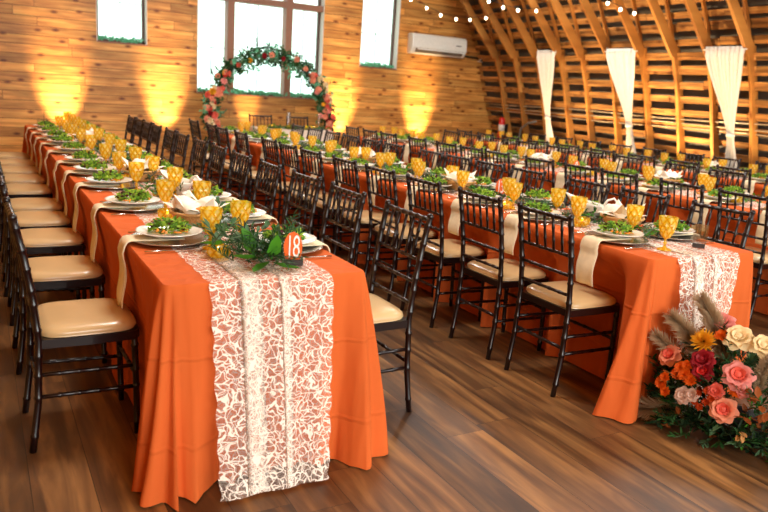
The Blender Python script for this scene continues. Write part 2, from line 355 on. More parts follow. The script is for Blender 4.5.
# rafter-side wall: grey roof skin and spaced rough boards following the arch
YS, YE = -3.0, YB-.01
b = MB(); vs = []
for x, z in PROF: vs += [(x+.08, YS, z), (x+.08, YB+.13, z)]
b.add(vs, [(2*i, 2*i+1, 2*i+3, 2*i+2) for i in range(len(PROF)-1)], 'metalroof')
struct(b.build('wall_right'))
LP = [(6.9-x, z) for x, z in PROF]
b = MB(); vs = []
for x, z in LP[:6]: vs += [(x, -7, z), (x, YB+.13, z)]
b.add(vs, [(2*i, 2*i+1, 2*i+3, 2*i+2) for i in range(5)], 'pine'); struct(b.build('wall_left'))
b = MB(); vs = []
for x, z in LP[5:]+[(3.6, 6.02)]: vs += [(x, -7, z), (x, YB+.13, z)]
b.add(vs, [(2*i, 2*i+1, 2*i+3, 2*i+2) for i in range(len(LP[5:]))], 'pine'); struct(b.build('ceiling'))
b = MB(); z = .05
rnd = random.Random(3)
# board centre heights walk along the profile
arc = []
for (x0, z0), (x1, z1) in zip(PROF, PROF[1:]):
    L_ = math.hypot(x1-x0, z1-z0); arc.append((L_, x0, z0, x1, z1))
tot = sum(a[0] for a in arc)
def at_arc(s_):
    for L_, x0, z0, x1, z1 in arc:
        if s_ <= L_: return Vector((x0+(x1-x0)*s_/L_, 0, z0+(z1-z0)*s_/L_)), Vector((x1-x0, 0, z1-z0)).normalized()
        s_ -= L_
    return Vector((x1, 0, z1)), Vector((x1-x0, 0, z1-z0)).normalized()
s_ = .03
while s_ < tot-.2:
    y = YS
    while y < YE-.05:
        y2 = min(YE, y+rnd.uniform(1.8, 3.6)); hgt = rnd.uniform(.085, .125); o_ = rnd.uniform(-.012, .012); tilt = rnd.uniform(-.008, .008)
        p0, d = at_arc(s_+o_); p1, _ = at_arc(s_+o_+hgt); nrm = Vector((-d.z, 0, d.x))
        vv = []
        for (yy, dz) in ((y+.004, 0), (y2-.004, tilt)):
            for pp, k in ((p0, 0), (p0, .022), (p1, .022), (p1, 0)): q = pp + nrm*k + d*dz; vv.append((q.x, yy, q.z))
        b.add(vv, [(0,1,2,3),(7,6,5,4),(0,4,5,1),(1,5,6,2),(2,6,7,3),(3,7,4,0)], 'barn', False)
        y = y2
    s_ += .205
struct(b.build('trim_12'))
RY = [9.1, 8.55, 7.95, 7.32, 6.82, 6.2, 5.55, 4.97, 4.38, 3.78, 3.18, 2.58, 1.98]
for i, y in enumerate(RY):
    b = MB(); th = .05
    def seg(poly, y0, y1):
        n = len(poly); b.add([(x, y0, z) for x, z in poly]+[(x, y1, z) for x, z in poly], [tuple(range(n)), tuple(range(n, 2*n))[::-1]]+[(k, n+k, n+(k+1) % n, (k+1) % n) for k in range(n)], 'beam', False)
    jx = random.uniform(-.02, .02)
    # lower post, foot to elbow
    seg([(8.70, 0), (8.56, 0), (8.08+jx, 1.7), (7.84+jx, 2.3), (7.97+jx, 2.34), (8.19+jx, 1.72)], y-th/2, y+th/2)
    # curved outer member hugging the boards
    outer = [(prof_x(zz_)-.03, zz_) for zz_ in (2.2, 2.6, 3.0, 3.5, 4.1, 4.7)]
    inner = [(prof_x(zz_)-.08, zz_-.015) for zz_ in (4.7, 4.1, 3.5, 3.0, 2.6, 2.2)]
    seg(outer+inner, y-.015, y+.015)
    # deep inner brace from the elbow up towards the ridge
    seg([(7.80+jx, 2.18), (7.87+jx, 2.20), (7.87+jx, 2.33), (7.20+jx, 3.02), (6.4+jx, 3.96), (6.31+jx, 3.89), (7.12+jx, 2.93)], y-th/2-.045, y-th/2)
    struct(b.build('trim_%d' % (i+14)))
# conduits along the wall, behind the tables
for k, z in enumerate((1.20, 1.27, 1.34)):
    b = MB(); ys = [YB-.1-i*.6 for i in range(18)]; b.tube([(prof_x(z)-.045-.006*sin(i*1.3+k), y, z+.012*sin(i*.9+k*2)) for i, y in enumerate(ys)], .011, 'conduit', 6)
    tag(b.build('conduit_pipe'), ['lowest', 'middle', 'topmost'][k]+' of the three metal conduit pipes running along the boarded rafter wall', 'pipe', 'conduits along the rafter wall')
b = MB(); pts = []
for i in range(13):
    t = i/12*PI/2; pts.append((8.2, 8.55-.42*sin(t), .62+.5*(1-cos(t))*1.0 if False else .55+.55*sin(t)**.8))
b.tube([(8.28,8.6,.3),(8.24,8.58,.7),(8.2,8.5,.92),(8.18,8.3,1.03),(8.17,8.05,1.08)], .02, 'grey', 8)
tag(b.build('conduit_elbow'), 'grey bent conduit between the far rafters beside the fire extinguisher', 'pipe')

# ---------------------------------------------------------------- curtains
def curtain(y0, y1, tie_y, label):
    t = empty('curtain', (0, 0, 0)); zt, zk, zb = 2.31, 1.17, .03; NU, NV = 72, 40
    vs = []; fs = []
    def xb(z): return (7.72 if z > 2.25 else 7.70+(2.25-z)*.30)
    for i in range(NV+1):
        z = zt-(zt-zb)*i/NV
        if z > zk: k = (zt-z)/(zt-zk); k = k**1.25*.35+smoothstep(k)*.65
        else: k = 1-.45*smoothstep((zk-z)/.75)
        w = (y1-y0)*(1-k)+.085*k if z > zk else .085+(.24-.085)*smoothstep((zk-z)/.7)
        c = ((y0+y1)/2)*(1-k)+tie_y*k if z > zk else tie_y
        for j in range(NU+1):
            u = j/NU; amp = .022 if z < zk+.2 else .022
            fold = amp*sin(u*2*PI*9+.5*sin(u*7+z))*(.7+.3*sin(u*21))
            vs.append((xb(z)-.02+fold*(1 if z > zk else 1.2), c-w/2+w*u, z))
    for i in range(NV):
        for j in range(NU): k = i*(NU+1)+j; fs.append((k, k+1, k+NU+2, k+NU+1))
    b = MB(); b.add(vs, fs, 'curtain'); o = b.build('drape', t); s = o.modifiers.new('s', 'SOLIDIFY'); s.thickness = .003
    b = MB(); b.tube([(7.70, y0-.03, zt-.04), (7.70, y1+.03, zt-.04)], .008, 'curtain', 8); b.build('curtain_rod', t)
    b = MB(); b.lathe([(.05, -.022), (.058, -.01), (.058, .012), (.05, .024)], 'curtain', 16, (xb(zk)-.02, tie_y, zk)); b.build('tieback', t)
    tag(t, label, 'curtain', 'white curtains between the rafters')
curtain(7.24, 7.68, 7.57, 'white tied curtain next to the back wall and fire extinguisher')
curtain(5.50, 6.08, 5.70, 'white curtain tied at the middle, hanging between the other two curtains')
curtain(3.72, 4.30, 3.93, 'widest white tied curtain, the one most distant from the back wall')

# ---------------------------------------------------------------- AC, camera, extinguisher, string lights
t = empty('air_conditioner', (6.31, YB, 2.17)); b = MB()
pr = [(0, 0), (0, .37), (-.16, .37), (-.2, .33), (-.215, .12), (-.15, .03), (-.12, 0)]; n = len(pr)
b.add([(0, y, z) for y, z in pr]+[(1.24, y, z) for y, z in pr], [tuple(range(n))[::-1], tuple(range(n, 2*n))]+[(i, (i+1) % n, n+(i+1) % n, n+i) for i in range(n)], 'white', False)
modbevel(b.build('casing', t), .02, 3)
b = MB(); b.add([(.08, -.214, .105), (1.16, -.214, .105), (1.16, -.152, .025), (.08, -.152, .025)], [(0, 1, 2, 3)], 'grey', False); b.build('outlet_slot', t)
b = MB(); b.box(.1, 1.14, -.235, -.225, .075, .1, 'white'); b.build('air_flap', t)
b = MB(); b.box(.98, 1.1, -.214, -.209, .2, .22, 'grey'); b.build('display', t)
tag(t, 'white wall-mounted split air conditioner high on the pine back wall', 'air conditioner')
b = MB(); b.tube([(7.56, YB-.03, 2.24), (7.7, YB-.03, 2.215), (7.85, YB-.03, 2.21), (8.0, YB-.03, 2.2)], .018, 'black', 8); tag(b.build('cable'), 'black cable running from the air conditioner to the white security camera', 'cable')
t = empty('security_camera', (8.02, YB-.03, 2.13)); b = MB(); b.box(-.05, .05, -.05, .03, .0, .1, 'white'); modbevel(b.build('housing', t), .02, 3)
b = MB(); b.tube([(-.0, -.05, .05), (-.05, -.12, .03)], .036, 'white', 14); b.build('camera_barrel', t)
b = MB(); b.tube([(-.05, -.12, .03), (-.053, -.125, .029)], .024, 'black', 14); b.build('lens', t)
tag(t, 'small white security camera in the corner of pine wall and rafters', 'security camera')
t = empty('fire_extinguisher', (8.17, 9.06, .62)); b = MB()
b.lathe([(.001, 0), (.055, .005), (.062, .03), (.062, .40), (.05, .45), (.02, .475), (.001, .48)], 'red', 20); b.build('cylinder_body', t)
b = MB(); b.lathe([(.0632, .20), (.0632, .33)], 'white', 20, close=True); b.build('white_band', t)
b = MB(); b.tube([(0, 0, .47), (0, 0, .52)], .015, 'black', 8); b.box(-.06, .02, -.01, .01, .51, .525, 'black'); b.build('handle', t)
b = MB(); b.box(.05, .14, -.03, .03, .1, .35, 'black'); b.build('bracket', t)
tag(t, 'red fire extinguisher with a white band on a far rafter', 'fire extinguisher')
strands = [([(4.4,8,3.25),(4.85,8,3.03),(5.25,8,2.88),(5.56,8,2.79),(5.84,8,2.71),(6.15,8,2.68),(6.43,8,2.70),(6.76,8,2.76),(7.1,8,2.92)], 'warm string of bulbs sagging in front of the back wall beside the air conditioner'),
           ([(5.2,6.5,3.1),(5.67,6.5,2.80),(5.94,6.5,2.75),(6.22,6.5,2.74),(6.57,6.5,2.77),(6.85,6.5,2.93)], 'warm string of bulbs sagging across the far rafters'),
           ([(5.9,4.7,2.88),(6.2,4.7,2.72),(6.44,4.7,2.67),(6.70,4.7,2.65),(6.98,4.7,2.72)], 'warm string of bulbs sagging across the rafters above the middle curtain')]
for pts, lb in strands:
    t = empty('string_lights', pts[0]); o0 = Vector(pts[0])
    dense = []
    for (a, c) in zip(pts, pts[1:]):
        for k in range(4): dense.append(Vector(a).lerp(Vector(c), k/4)-o0+Vector((0, 0, .035)))
    b = MB(); b.tube(dense, .004, 'black', 5); b.build('wire', t)
    for q in pts[1:-1]:
        q = Vector(q)-o0; b = MB(); b.ball(q, .022, 'bulb', 8, 1.15); bb = b.build('bulb', t)
        b = MB(); b.tube([q+Vector((0, 0, .02)), q+Vector((0, 0, .045))], .011, 'black', 8); b.build('socket', bb)
    tag(t, lb, 'string lights', 'warm string lights under the rafters')

# ---------------------------------------------------------------- chair
def knotted(b, pts, r, knots, m='chairwood', n=8):
    """tube along pts with bamboo rings at the given arc fractions"""
    pts = [Vector(p) for p in pts]; cum = [0]
    for a, c in zip(pts, pts[1:]): cum.append(cum[-1]+(c-a).length)
    T = cum[-1]
    def P(s):
        s = max(0, min(T, s))
        for i in range(len(pts)-1):
            if s <= cum[i+1]+1e-9: return pts[i].lerp(pts[i+1], (s-cum[i])/(cum[i+1]-cum[i]))
        return pts[-1]
    st = [(c, r) for c in cum]
    for k in knots:
        s = k*T; st += [(s-.009, r), (s-.004, r*1.2), (s+.004, r*1.2), (s+.009, r)]
    st.sort(); b.tube([P(s) for s, _ in st], [q for _, q in st], m, n)
def chair_proto():
    t = empty('chiavari_chair'); W = .185
    post = [(-.222, 0), (-.196, .2), (-.186, .45), (-.20, .62), (-.225, .78), (-.252, .915)]
    def pp(z):
        for (y0, z0), (y1, z1) in zip(post, post[1:]):
            if z <= z1: return y0+(y1-y0)*(z-z0)/(z1-z0)
        return post[-1][0]
    for s in (-1, 1):
        b = MB(); knotted(b, [(s*(W-.002+.01*abs(z-.45)), y, z) for y, z in post], .0135, [.07, .24, .335, .42, .53, .64, .70, .79, .87, .96]); b.ball((s*(W+.003), -.253, .918), .016, 'chairwood', 6); b.build('rear_post', t)
        b = MB(); knotted(b, [(s*.172, .168, 0), (s*.176, .165, .22), (s*.178, .16, .43)], .013, [.12, .5, .66, .9]); b.build('leg', t)
    b = MB(); knotted(b, [(-W-.004, -.25, .905), (W+.004, -.25, .905)], .011, [.12, .27, .42, .58, .73, .88]); b.build('crest_rail', t)
    for z in (.725, .625, .525):
        b = MB(); knotted(b, [(-W, pp(z), z), (W, pp(z), z)], .0085, [.2, .4, .6, .8]); b.build('cross_rail', t)
    for k in range(5):
        x = -W+2*W*(k+1)/6
        b = MB(); knotted(b, [(x, pp(.727), .727), (x, -.248, .9)], .007, [.3, .68], n=6); b.build('spindle', t)
    b = MB(); fz0, fz1 = .415, .45
    poly = [(-.19, -.19), (.19, -.19), (.198, 0), (.192, .16), (.16, .183), (-.16, .183), (-.192, .16), (-.198, 0)]; n = len(poly)
    b.add([(x, y, fz0) for x, y in poly]+[(x, y, fz1) for x, y in poly], [tuple(range(n))[::-1], tuple(range(n, 2*n))]+[(i, (i+1) % n, n+(i+1) % n, n+i) for i in range(n)], 'chairwood', False); b.build('seat_frame', t)
    # cushion: rounded slab
    b = MB(); N_ = 40; rings = [(.0, .452, .95), (.0, .452, .985), (.006, .462, 1.0), (.002, .474, 1.0), (-.012, .486, .96), (-.04, .493, .9), (-.09, .497, 1), (-.15, .499, 1)]
    def outline(k, ins):
        a = 2*PI*k/N_; e = .42; x = math.copysign(abs(cos(a))**e, cos(a)); y = math.copysign(abs(sin(a))**e, sin(a))
        return (x*(.19+ins*1.0), y*(.18+ins*1.0))
    vs = []; fs = []
    for ins, z, _ in rings:
        for k in range(N_): x, y = outline(k, ins); vs.append((x, y-.003, z))
    for i in range(len(rings)-1):
        for k in range(N_): k2 = (k+1) % N_; fs.append((i*N_+k, i*N_+k2, (i+1)*N_+k2, (i+1)*N_+k))
    fs.append(tuple(range(N_))[::-1]); fs.append(tuple((len(rings)-1)*N_+k for k in range(N_)))
    b.add(vs, fs, 'vinyl'); b.build('seat_cushion', t)
    for s in (-1, 1):
        for z in (.30, .21):
            b = MB(); knotted(b, [(s*.175, .162, z), (s*.183, -.19, z+.01)], .0085, [.2, .4, .6, .8], n=6); b.build('stretcher', t)
    for y, zs in ((.164, (.26,)), (-.19, (.25,))):
        for z in zs:
            b = MB(); knotted(b, [(-.178, y, z), (.178, y, z)], .0085, [.2, .4, .6, .8], n=6); b.build('stretcher', t)
    return t
CH = Proto(chair_proto())
ORD = ['first', 'second', 'third', 'fourth', 'fifth', 'sixth', 'seventh', 'eighth', 'ninth', 'tenth', 'eleventh', 'twelfth', 'thirteenth', 'fourteenth', 'fifteenth']
ROWN = ['first', 'second', 'third', 'fourth']
SIDE = {-1: 'side away from rafters', 1: 'rafter side'}

# ---------------------------------------------------------------- rows of tables
HT = .76
rows = [  # centre x, near end y, far end y, chairs (-x side), rel, chairs (+x side), rel
    dict(x=0.0, y0=0.0, L=[.65, 1.47, 2.22, 2.82, 3.38, 4.13, 4.75, 5.35, 5.95, 6.6], rl=.56, R=[.43, 1.06, 1.62, 2.23, 2.8, 3.4, 3.92, 4.55, 5.07, 5.7, 6.2, 6.65, 7.08], rr=.56),
    dict(x=2.2, y0=-.15, L=[.31, .85, 1.43, 2.0, 2.56, 3.2, 3.68, 4.2, 5.05, 5.7, 6.15, 6.88], rl=.42, R=[.27, .85, 1.35, 2.0, 2.5, 2.95, 3.4, 4.1, 4.6, 5.12, 5.6, 6.1, 6.7], rr=.41),
    dict(x=4.42, y0=-.1, L=[.73, 1.25, 1.87, 2.32, 2.85, 3.5, 3.95, 4.42, 5.07, 5.75, 6.25, 6.8], rl=.44, R=[1.45, 2.04, 2.58, 3.28, 3.85, 4.4, 5.0, 5.6, 6.2, 6.75], rr=.72),
    dict(x=6.55, y0=.2, L=[1.7, 2.3, 2.9, 3.5, 4.1, 4.7, 5.3, 5.9, 6.5, 7.05], rl=.46, R=[2.2, 2.8, 3.38, 3.9, 4.5, 5.1, 5.7, 6.3, 6.9], rr=.43),
]
def cloth_mesh(hw, y0, y1, pushes, fs_, ff_, seed, near, far):
    """draped cloth; flat top, hanging sides that swing in where seats press, corner folds at open ends"""
    rnd = random.Random(seed); P = []; cr = .03; step = .022
    def edge(a, c, nx, ny, side):
        Ls = math.hypot(c[0]-a[0], c[1]-a[1]); n = max(2, int(Ls/step))
        for i in range(n): t = i/n; P.append((a[0]+(c[0]-a[0])*t, a[1]+(c[1]-a[1])*t, nx, ny, side, min(t, 1-t)*Ls))
    def corner(cx, cy, a0):
        for i in range(16):
            a = a0+PI/2*i/16; P.append((cx+cr*cos(a), cy+cr*sin(a), cos(a), sin(a), 'c', 0))
    edge((-hw+cr, y0), (hw-cr, y0), 0, -1, 'n'); corner(hw-cr, y0+cr, -PI/2)
    edge((hw, y0+cr), (hw, y1-cr), 1, 0, 'r'); corner(hw-cr, y1-cr, 0)
    edge((hw-cr, y1), (-hw+cr, y1), 0, 1, 'f'); corner(-hw+cr, y1-cr, PI/2)
    edge((-hw, y1-cr), (-hw, y0+cr), -1, 0, 'l'); corner(-hw+cr, y0+cr, PI)
    K = 26; vs = []; ph = [rnd.uniform(0, 6.28) for _ in range(6)]
    ss = 0; last = P[0]
    for i, (x, y, nx, ny, sd, dc) in enumerate(P):
        ss += math.hypot(x-last[0], y-last[1]); last = P[i]
        open_end = (near if y < (y0+y1)/2 else far)
        dcn = min(math.hypot(abs(x)-hw, y-y0), math.hypot(abs(x)-hw, y-y1))
        cornr = math.exp(-(dcn/.13)**2)
        for k in range(K+1):
            t = k/K
            if k == 0: o = 0; z = HT
            else:
                t2 = (k-1)/(K-1); z = HT-.008-(HT-.014)*t2; o = .006+.004*min(1, t2*10)
                wave = (1-2*abs(sin(ss*34+ph[0]+1.2*sin(ss*7+ph[1])+.6*t2))**.8)*.55+sin(ss*51+ph[2]+1.2*t2)*.25+sin(ss*8+ph[3])*.35; wave += .55
                if sd in ('n', 'f') or sd == 'c':
                    if open_end: o += t2**.75*(.004+(.038 if ff_ > .02 else .02)*wave)+cornr*((ff_*ny*ny+(fs_ if x < 0 else .1)*nx*nx)*t2**1.2)+math.exp(-(dcn/.2)**2)*.03*t2*sin(ss*40+2*t2+ph[4])
                    else: o = .004 if sd != 'c' else .006
                else:
                    amp = .010+(.02*math.exp(-(dcn/.35)**2) if open_end else 0)
                    o += t2*(.012+amp*wave)
                    if open_end: o += cornr*((fs_ if x < 0 else .10)*t2**1.2)+.02*t2*math.exp(-(dcn/.3)**2)+math.exp(-(dcn/.3)**2)*.036*t2**.8*sin(ss*38+2.5*t2+ph[5])
                    pu = 0
                    for py, pd, psd in pushes:
                        if psd == (1 if sd == 'r' else -1):
                            e = abs(y-py); g_ = 1 if e < .22 else math.exp(-((e-.22)/.06)**2); pu = max(pu, pd*g_)
                    if pu:
                        lim = -(pu)*smoothstep((HT-.02-z)/.2)
                        o = min(o, .008)*(1-smoothstep((HT-z)/.2)) + lim if pu > 0 else o
                        o = max(o, -.3)
            if sd == 'c' and open_end and k: o += .03*t2**.9*sin(7*math.atan2(ny, nx)+1.2*t2+ph[1])
            X_ = x+nx*o; Y_ = y+ny*o
            if sd in 'cnf' and pushes:
                lim = hw
                for py, pd, psd in pushes:
                    if psd*X_ > 0 and abs(Y_-py) < .32:
                        e = abs(Y_-py); g_ = 1 if e < .23 else math.exp(-((e-.23)/.06)**2); lim = min(lim, hw-(pd*g_+.0)*smoothstep((HT-.02-z)/.2)-.002*k/K)
                if lim < hw-.004: X_ = max(-lim, min(lim, X_))
            vs.append((X_, Y_, max(.004, z)))
    n = len(P); fs = [tuple(i*(K+1) for i in range(n))]
    for i in range(n):
        j = (i+1) % n
        for k in range(K): fs.append((i*(K+1)+k, i*(K+1)+k+1, j*(K+1)+k+1, j*(K+1)+k))
    b = MB(); b.add(vs, fs[1:], 'cloth'); b.add([vs[i*(K+1)] for i in range(n)], [tuple(range(n))], 'cloth', False); return b
SEGN = ['near', 'middle', 'far']
for ri, r in enumerate(rows):
    pushes = [(y, max(.0, .385-(r['rl']-.2)), -1) for y in r['L']]+[(y, max(.0, .385-(r['rr']-.2)), 1) for y in r['R']]
    for k in range(3):
        y0 = r['y0']+k*2.44; y1 = y0+2.43
        t = empty('banquet_table', (r['x'], (y0+y1)/2, 0))
        b = MB(); b.box(-.375, .375, -(y1-y0)/2+.01, (y1-y0)/2-.01, .725, HT-.004, 'tabletop'); b.build('tabletop', t)
        for sx in (-.12, .12):
            for sy in (-1, 1):
                b = MB(); b.tube([(sx, sy*1.1, 0), (sx, sy*1.1, .73)], .014, 'grey', 8); b.build('leg', t)
        tag(t, '%s folding banquet table of the %s table row, under orange cloth' % (SEGN[k], ROWN[ri]), 'table', 'banquet tables under orange cloths')
        b = cloth_mesh(.38, y0, y1, pushes, (.11, .19, .1, .1)[ri], (.07, .0, .06, .06)[ri], ri*5+k, k == 0, k == 2); o = b.build('tablecloth', None, (r['x'], 0, 0))
        tag(o, '%s floor-length burnt orange tablecloth on the %s table row' % (SEGN[k], ROWN[ri]), 'tablecloth', 'burnt orange tablecloths')

# ---------------------------------------------------------------- table things
b = MB(); b.lathe([(.001, .0), (.10, .0), (.155, .010), (.163, .014), (.162, .017), (.150, .014), (.105, .005), (.001, .004)], 'charger', 40); CHG = Proto(b.build('charger_plate'))
b = MB(); b.lathe([(.001, .0), (.075, .0), (.08, .004), (.128, .018), (.137, .022), (.136, .025), (.122, .021), (.082, .010), (.001, .008)], 'china', 40); PLT = Proto(b.build('dinner_plate'))
def salad(seed):
    rd = random.Random(seed); b = MB()
    for i in range(260):
        a = rd.uniform(0, 6.28); rr = .07*math.sqrt(rd.random()); z = .012+.05*(1-(rr/.085)**2)*rd.uniform(.1, 1)
        m = rd.choices(['lettuce1', 'lettuce2', 'radicchio'], [7, 5, 2])[0]
        d = Vector((cos(a)+rd.uniform(-.8, .8), sin(a)+rd.uniform(-.8, .8), rd.uniform(-.1, .9)))
        b.leaf((rr*cos(a)-.01, rr*sin(a), z), d, (rd.uniform(-.5, .5), rd.uniform(-.5, .5), 1), rd.uniform(.014, .03), rd.uniform(.01, .02), m, .5, rd.uniform(-.3, .5))
    for i in range(6):
        a = rd.uniform(0, 6.28); rr = rd.uniform(.04, .08); c = (rr*cos(a), rr*sin(a), rd.uniform(.015, .03))
        b.ball(c, rd.uniform(.006, .01), rd.choice(['carrot', 'crouton', 'carrot']), 5)
    for i in range(5):
        a = rd.uniform(-.6, .8); c = Vector((.07*cos(a), .07*sin(a), .018)); d = Vector((rd.uniform(-1, 1), rd.uniform(-1, 1), .2)).normalized()*.015
        b.tube([c-d, c+d], .0025, 'carrot', 4)
    return b.build('salad')
SAL = [Proto(salad(s)) for s in (1, 2, 3)]
# napkin: local +X points out over the table edge; origin at table surface under the plate centre
def napkin_mesh(seed, ex, drop):
    rd = random.Random(seed); path = [(-.05, .021)]+[(ex*.5, .021), (.150, .022), (ex-.015, .0225), (ex+.004, .018), (ex+.016, 0), (ex+.022, -.03)]
    nz = 10
    for i in range(1, nz+1): path.append((ex+.024+.010*sin(i*.5+seed), -.03-(drop-.03)*i/nz))
    W = .058; vs = []; fs = []; NJ = 6
    for i, (x, z) in enumerate(path):
        for j in range(NJ+1):
            u = j/NJ*2-1; w = W*(1+.06*max(0, -z)/.25); vs.append((x+.004*sin(u*4+i*.3+seed)*(z < 0), u*w+.012*max(0, -z)*sin(seed*3), z))
    for i in range(len(path)-1):
        for j in range(NJ): k = i*(NJ+1)+j; fs.append((k, k+1, k+NJ+2, k+NJ+1))
    b = MB(); b.add(vs, fs, 'napkin'); o = b.build('napkin'); s = o.modifiers.new('s', 'SOLIDIFY'); s.thickness = .004; s.offset = 1; return o
NAPS = [[Proto(napkin_mesh(s, .175, d)) for s, d in ((1, .27), (2, .29), (3, .26))], [Proto(napkin_mesh(s, .175, d)) for s, d in ((4, .2), (5, .22))]]
# goblet with a diamond-cut bowl
def goblet():
    t = empty('goblet'); b = MB()
    b.lathe([(.001, 0), (.034, 0), (.036, .003), (.03, .007), (.012, .012), (.0065, .02)], 'amber', 20); b.build('foot', t)
    b = MB(); b.lathe([(.0065, .02), (.006, .03), (.011, .036), (.006, .042), (.0065, .055), (.012, .062)], 'amber', 14); b.build('stem', t)
    b = MB(); n = 16; R_ = [(.011, .058), (.021, .067), (.029, .080), (.035, .095), (.039, .110), (.042, .125), (.044, .140), (.0455, .155), (.0465, .168)]
    vs = []; fs = []
    for i, (r, z) in enumerate(R_):
        for k in range(n):
            a = 2*PI*k/n; rr = r
            if 1 <= i <= 6: rr *= 1.05 if (k+i) % 2 == 0 else .95
            vs.append((rr*cos(a), rr*sin(a), z))
    for i in range(len(R_)-1):
        for k in range(n):
            k2 = (k+1) % n; a_, b_, c_, d_ = i*n+k, i*n+k2, (i+1)*n+k2, (i+1)*n+k
            if (k+i) % 2 == 0: fs += [(a_, b_, d_), (b_, c_, d_)]
            else: fs += [(a_, b_, c_), (a_, c_, d_)]
    b.add(vs, fs, 'amber', False); b.build('bowl', t); return t
GOB = Proto(goblet())
def cutlery(kind):
    b = MB()
    if kind == 'knife':
        b.tube([(-.105, 0, .005), (-.06, 0, .006), (-.01, 0, .005)], [.006, .0065, .004], 'steel', 8, flat=.5)
        b.add([(-.01, -.006, .004), (.1, -.008, .004), (.115, .004, .004), (-.01, .006, .004), (-.01, -.006, .0065), (.1, -.008, .006), (.115, .004, .006), (-.01, .006, .0065)], [(3,2,1,0),(4,5,6,7),(0,1,5,4),(1,2,6,5),(2,3,7,6),(3,0,4,7)], 'steel', False)
    else:
        b.tube([(-.1, 0, .005), (-.05, 0, .006), (.03, 0, .006), (.045, 0, .005)], [.006, .005, .003, .004], 'steel', 8, flat=.5)
        b.tube([(.045, 0, .004), (.06, 0, .004)], [.004, .012], 'steel', 8, flat=.25)
        for k in range(4): b.tube([(.058, -.009+.006*k, .004), (.098, -.009+.006*k, .007)], .0014, 'steel', 5)
    return b.build(kind)
KNF = Proto(cutlery('knife')); FRK = Proto(cutlery('fork'))

TZ = HT+.0045   # things stand on the lace
ev = lambda y, L_: L_
zone = []
salr = random.Random(5)
for ri, r in enumerate(rows):
    for sd, key, rel in ((-1, 'L', r['rl']), (1, 'R', r['rr'])):
        ys = r[key]; rn = ROWN[ri]
        for i, y in enumerate(ys):
            rz = -PI/2 if sd < 0 else PI/2
            jit = random.uniform(-.03, .03)
            c = CH.get((r['x']+sd*(rel+random.uniform(-.008, .012)), y, 0), rz+jit*.7)
            fab = ''
            tag(c, 'dark chiavari chair, %s from near end, %s table row, %s' % (ORD[i], rn, SIDE[sd]), 'chair', 'dark chiavari chairs along the table rows')
            # place setting
            if ri == 1 and i == 0: y = y-.05 if sd < 0 else y
            sx = r['x']+sd*.212; tz = TZ; ly = y+random.uniform(-.015, .015)
            if ri == 0 and sd < 0: ly = [.66, 1.47, 2.22, 2.80, 3.37, 4.12, 4.78, 5.35, 5.95, 6.6][i]
            pos = '%s from near end, %s table row, %s' % (ORD[i], rn, SIDE[sd])
            o = CHG.get((sx, ly, tz)); tag(o, 'silver charger under plate, '+pos, 'charger plate', 'silver charger plates')
            face = PI if sd < 0 else 0
            o = salr.choice(NAPS[ri > 0]).get((sx+sd*.0, ly+random.uniform(-.01, .01), tz-.002), face); tag(o, 'cream napkin, '+pos, 'napkin', 'cream napkins hanging over the table edges')
            o = PLT.get((sx, ly, tz+.0245)); tag(o, 'white dinner plate, '+pos, 'plate', 'white dinner plates')
            o = salr.choice(SAL).get((sx, ly, tz+.0315), salr.uniform(0, 6.28), 1.05); tag(o, 'leafy green salad, '+pos, 'salad', 'salads on the plates')
            if ri < 2:
                o = KNF.get((r['x']+sd*.245, ly+sd*.19, HT+.003), PI if sd > 0 else 0); tag(o, 'steel knife, '+pos, 'knife', 'steel knives')
                o = FRK.get((r['x']+sd*.245, ly-sd*.19, HT+.003), PI if sd > 0 else 0); tag(o, 'steel fork, '+pos, 'fork', 'steel forks')
            gx, gy = r['x']+sd*.085, ly+(-.17 if sd < 0 else .2)
            if ri == 0 and sd > 0: gy = ly+.2
            if ri == 1: gx, gy = r['x']-.14, ly-.25
            if ri >= 2: gx, gy = r['x']+sd*.08, ly+.2
            if ri == 1 and sd > 0: gy = ly+.05; gx = r['x']-.02
            o = GOB.get((gx, gy, tz), random.uniform(0, 1)); tag(o, 'amber goblet, '+pos, 'goblet', 'amber pressed glass goblets')

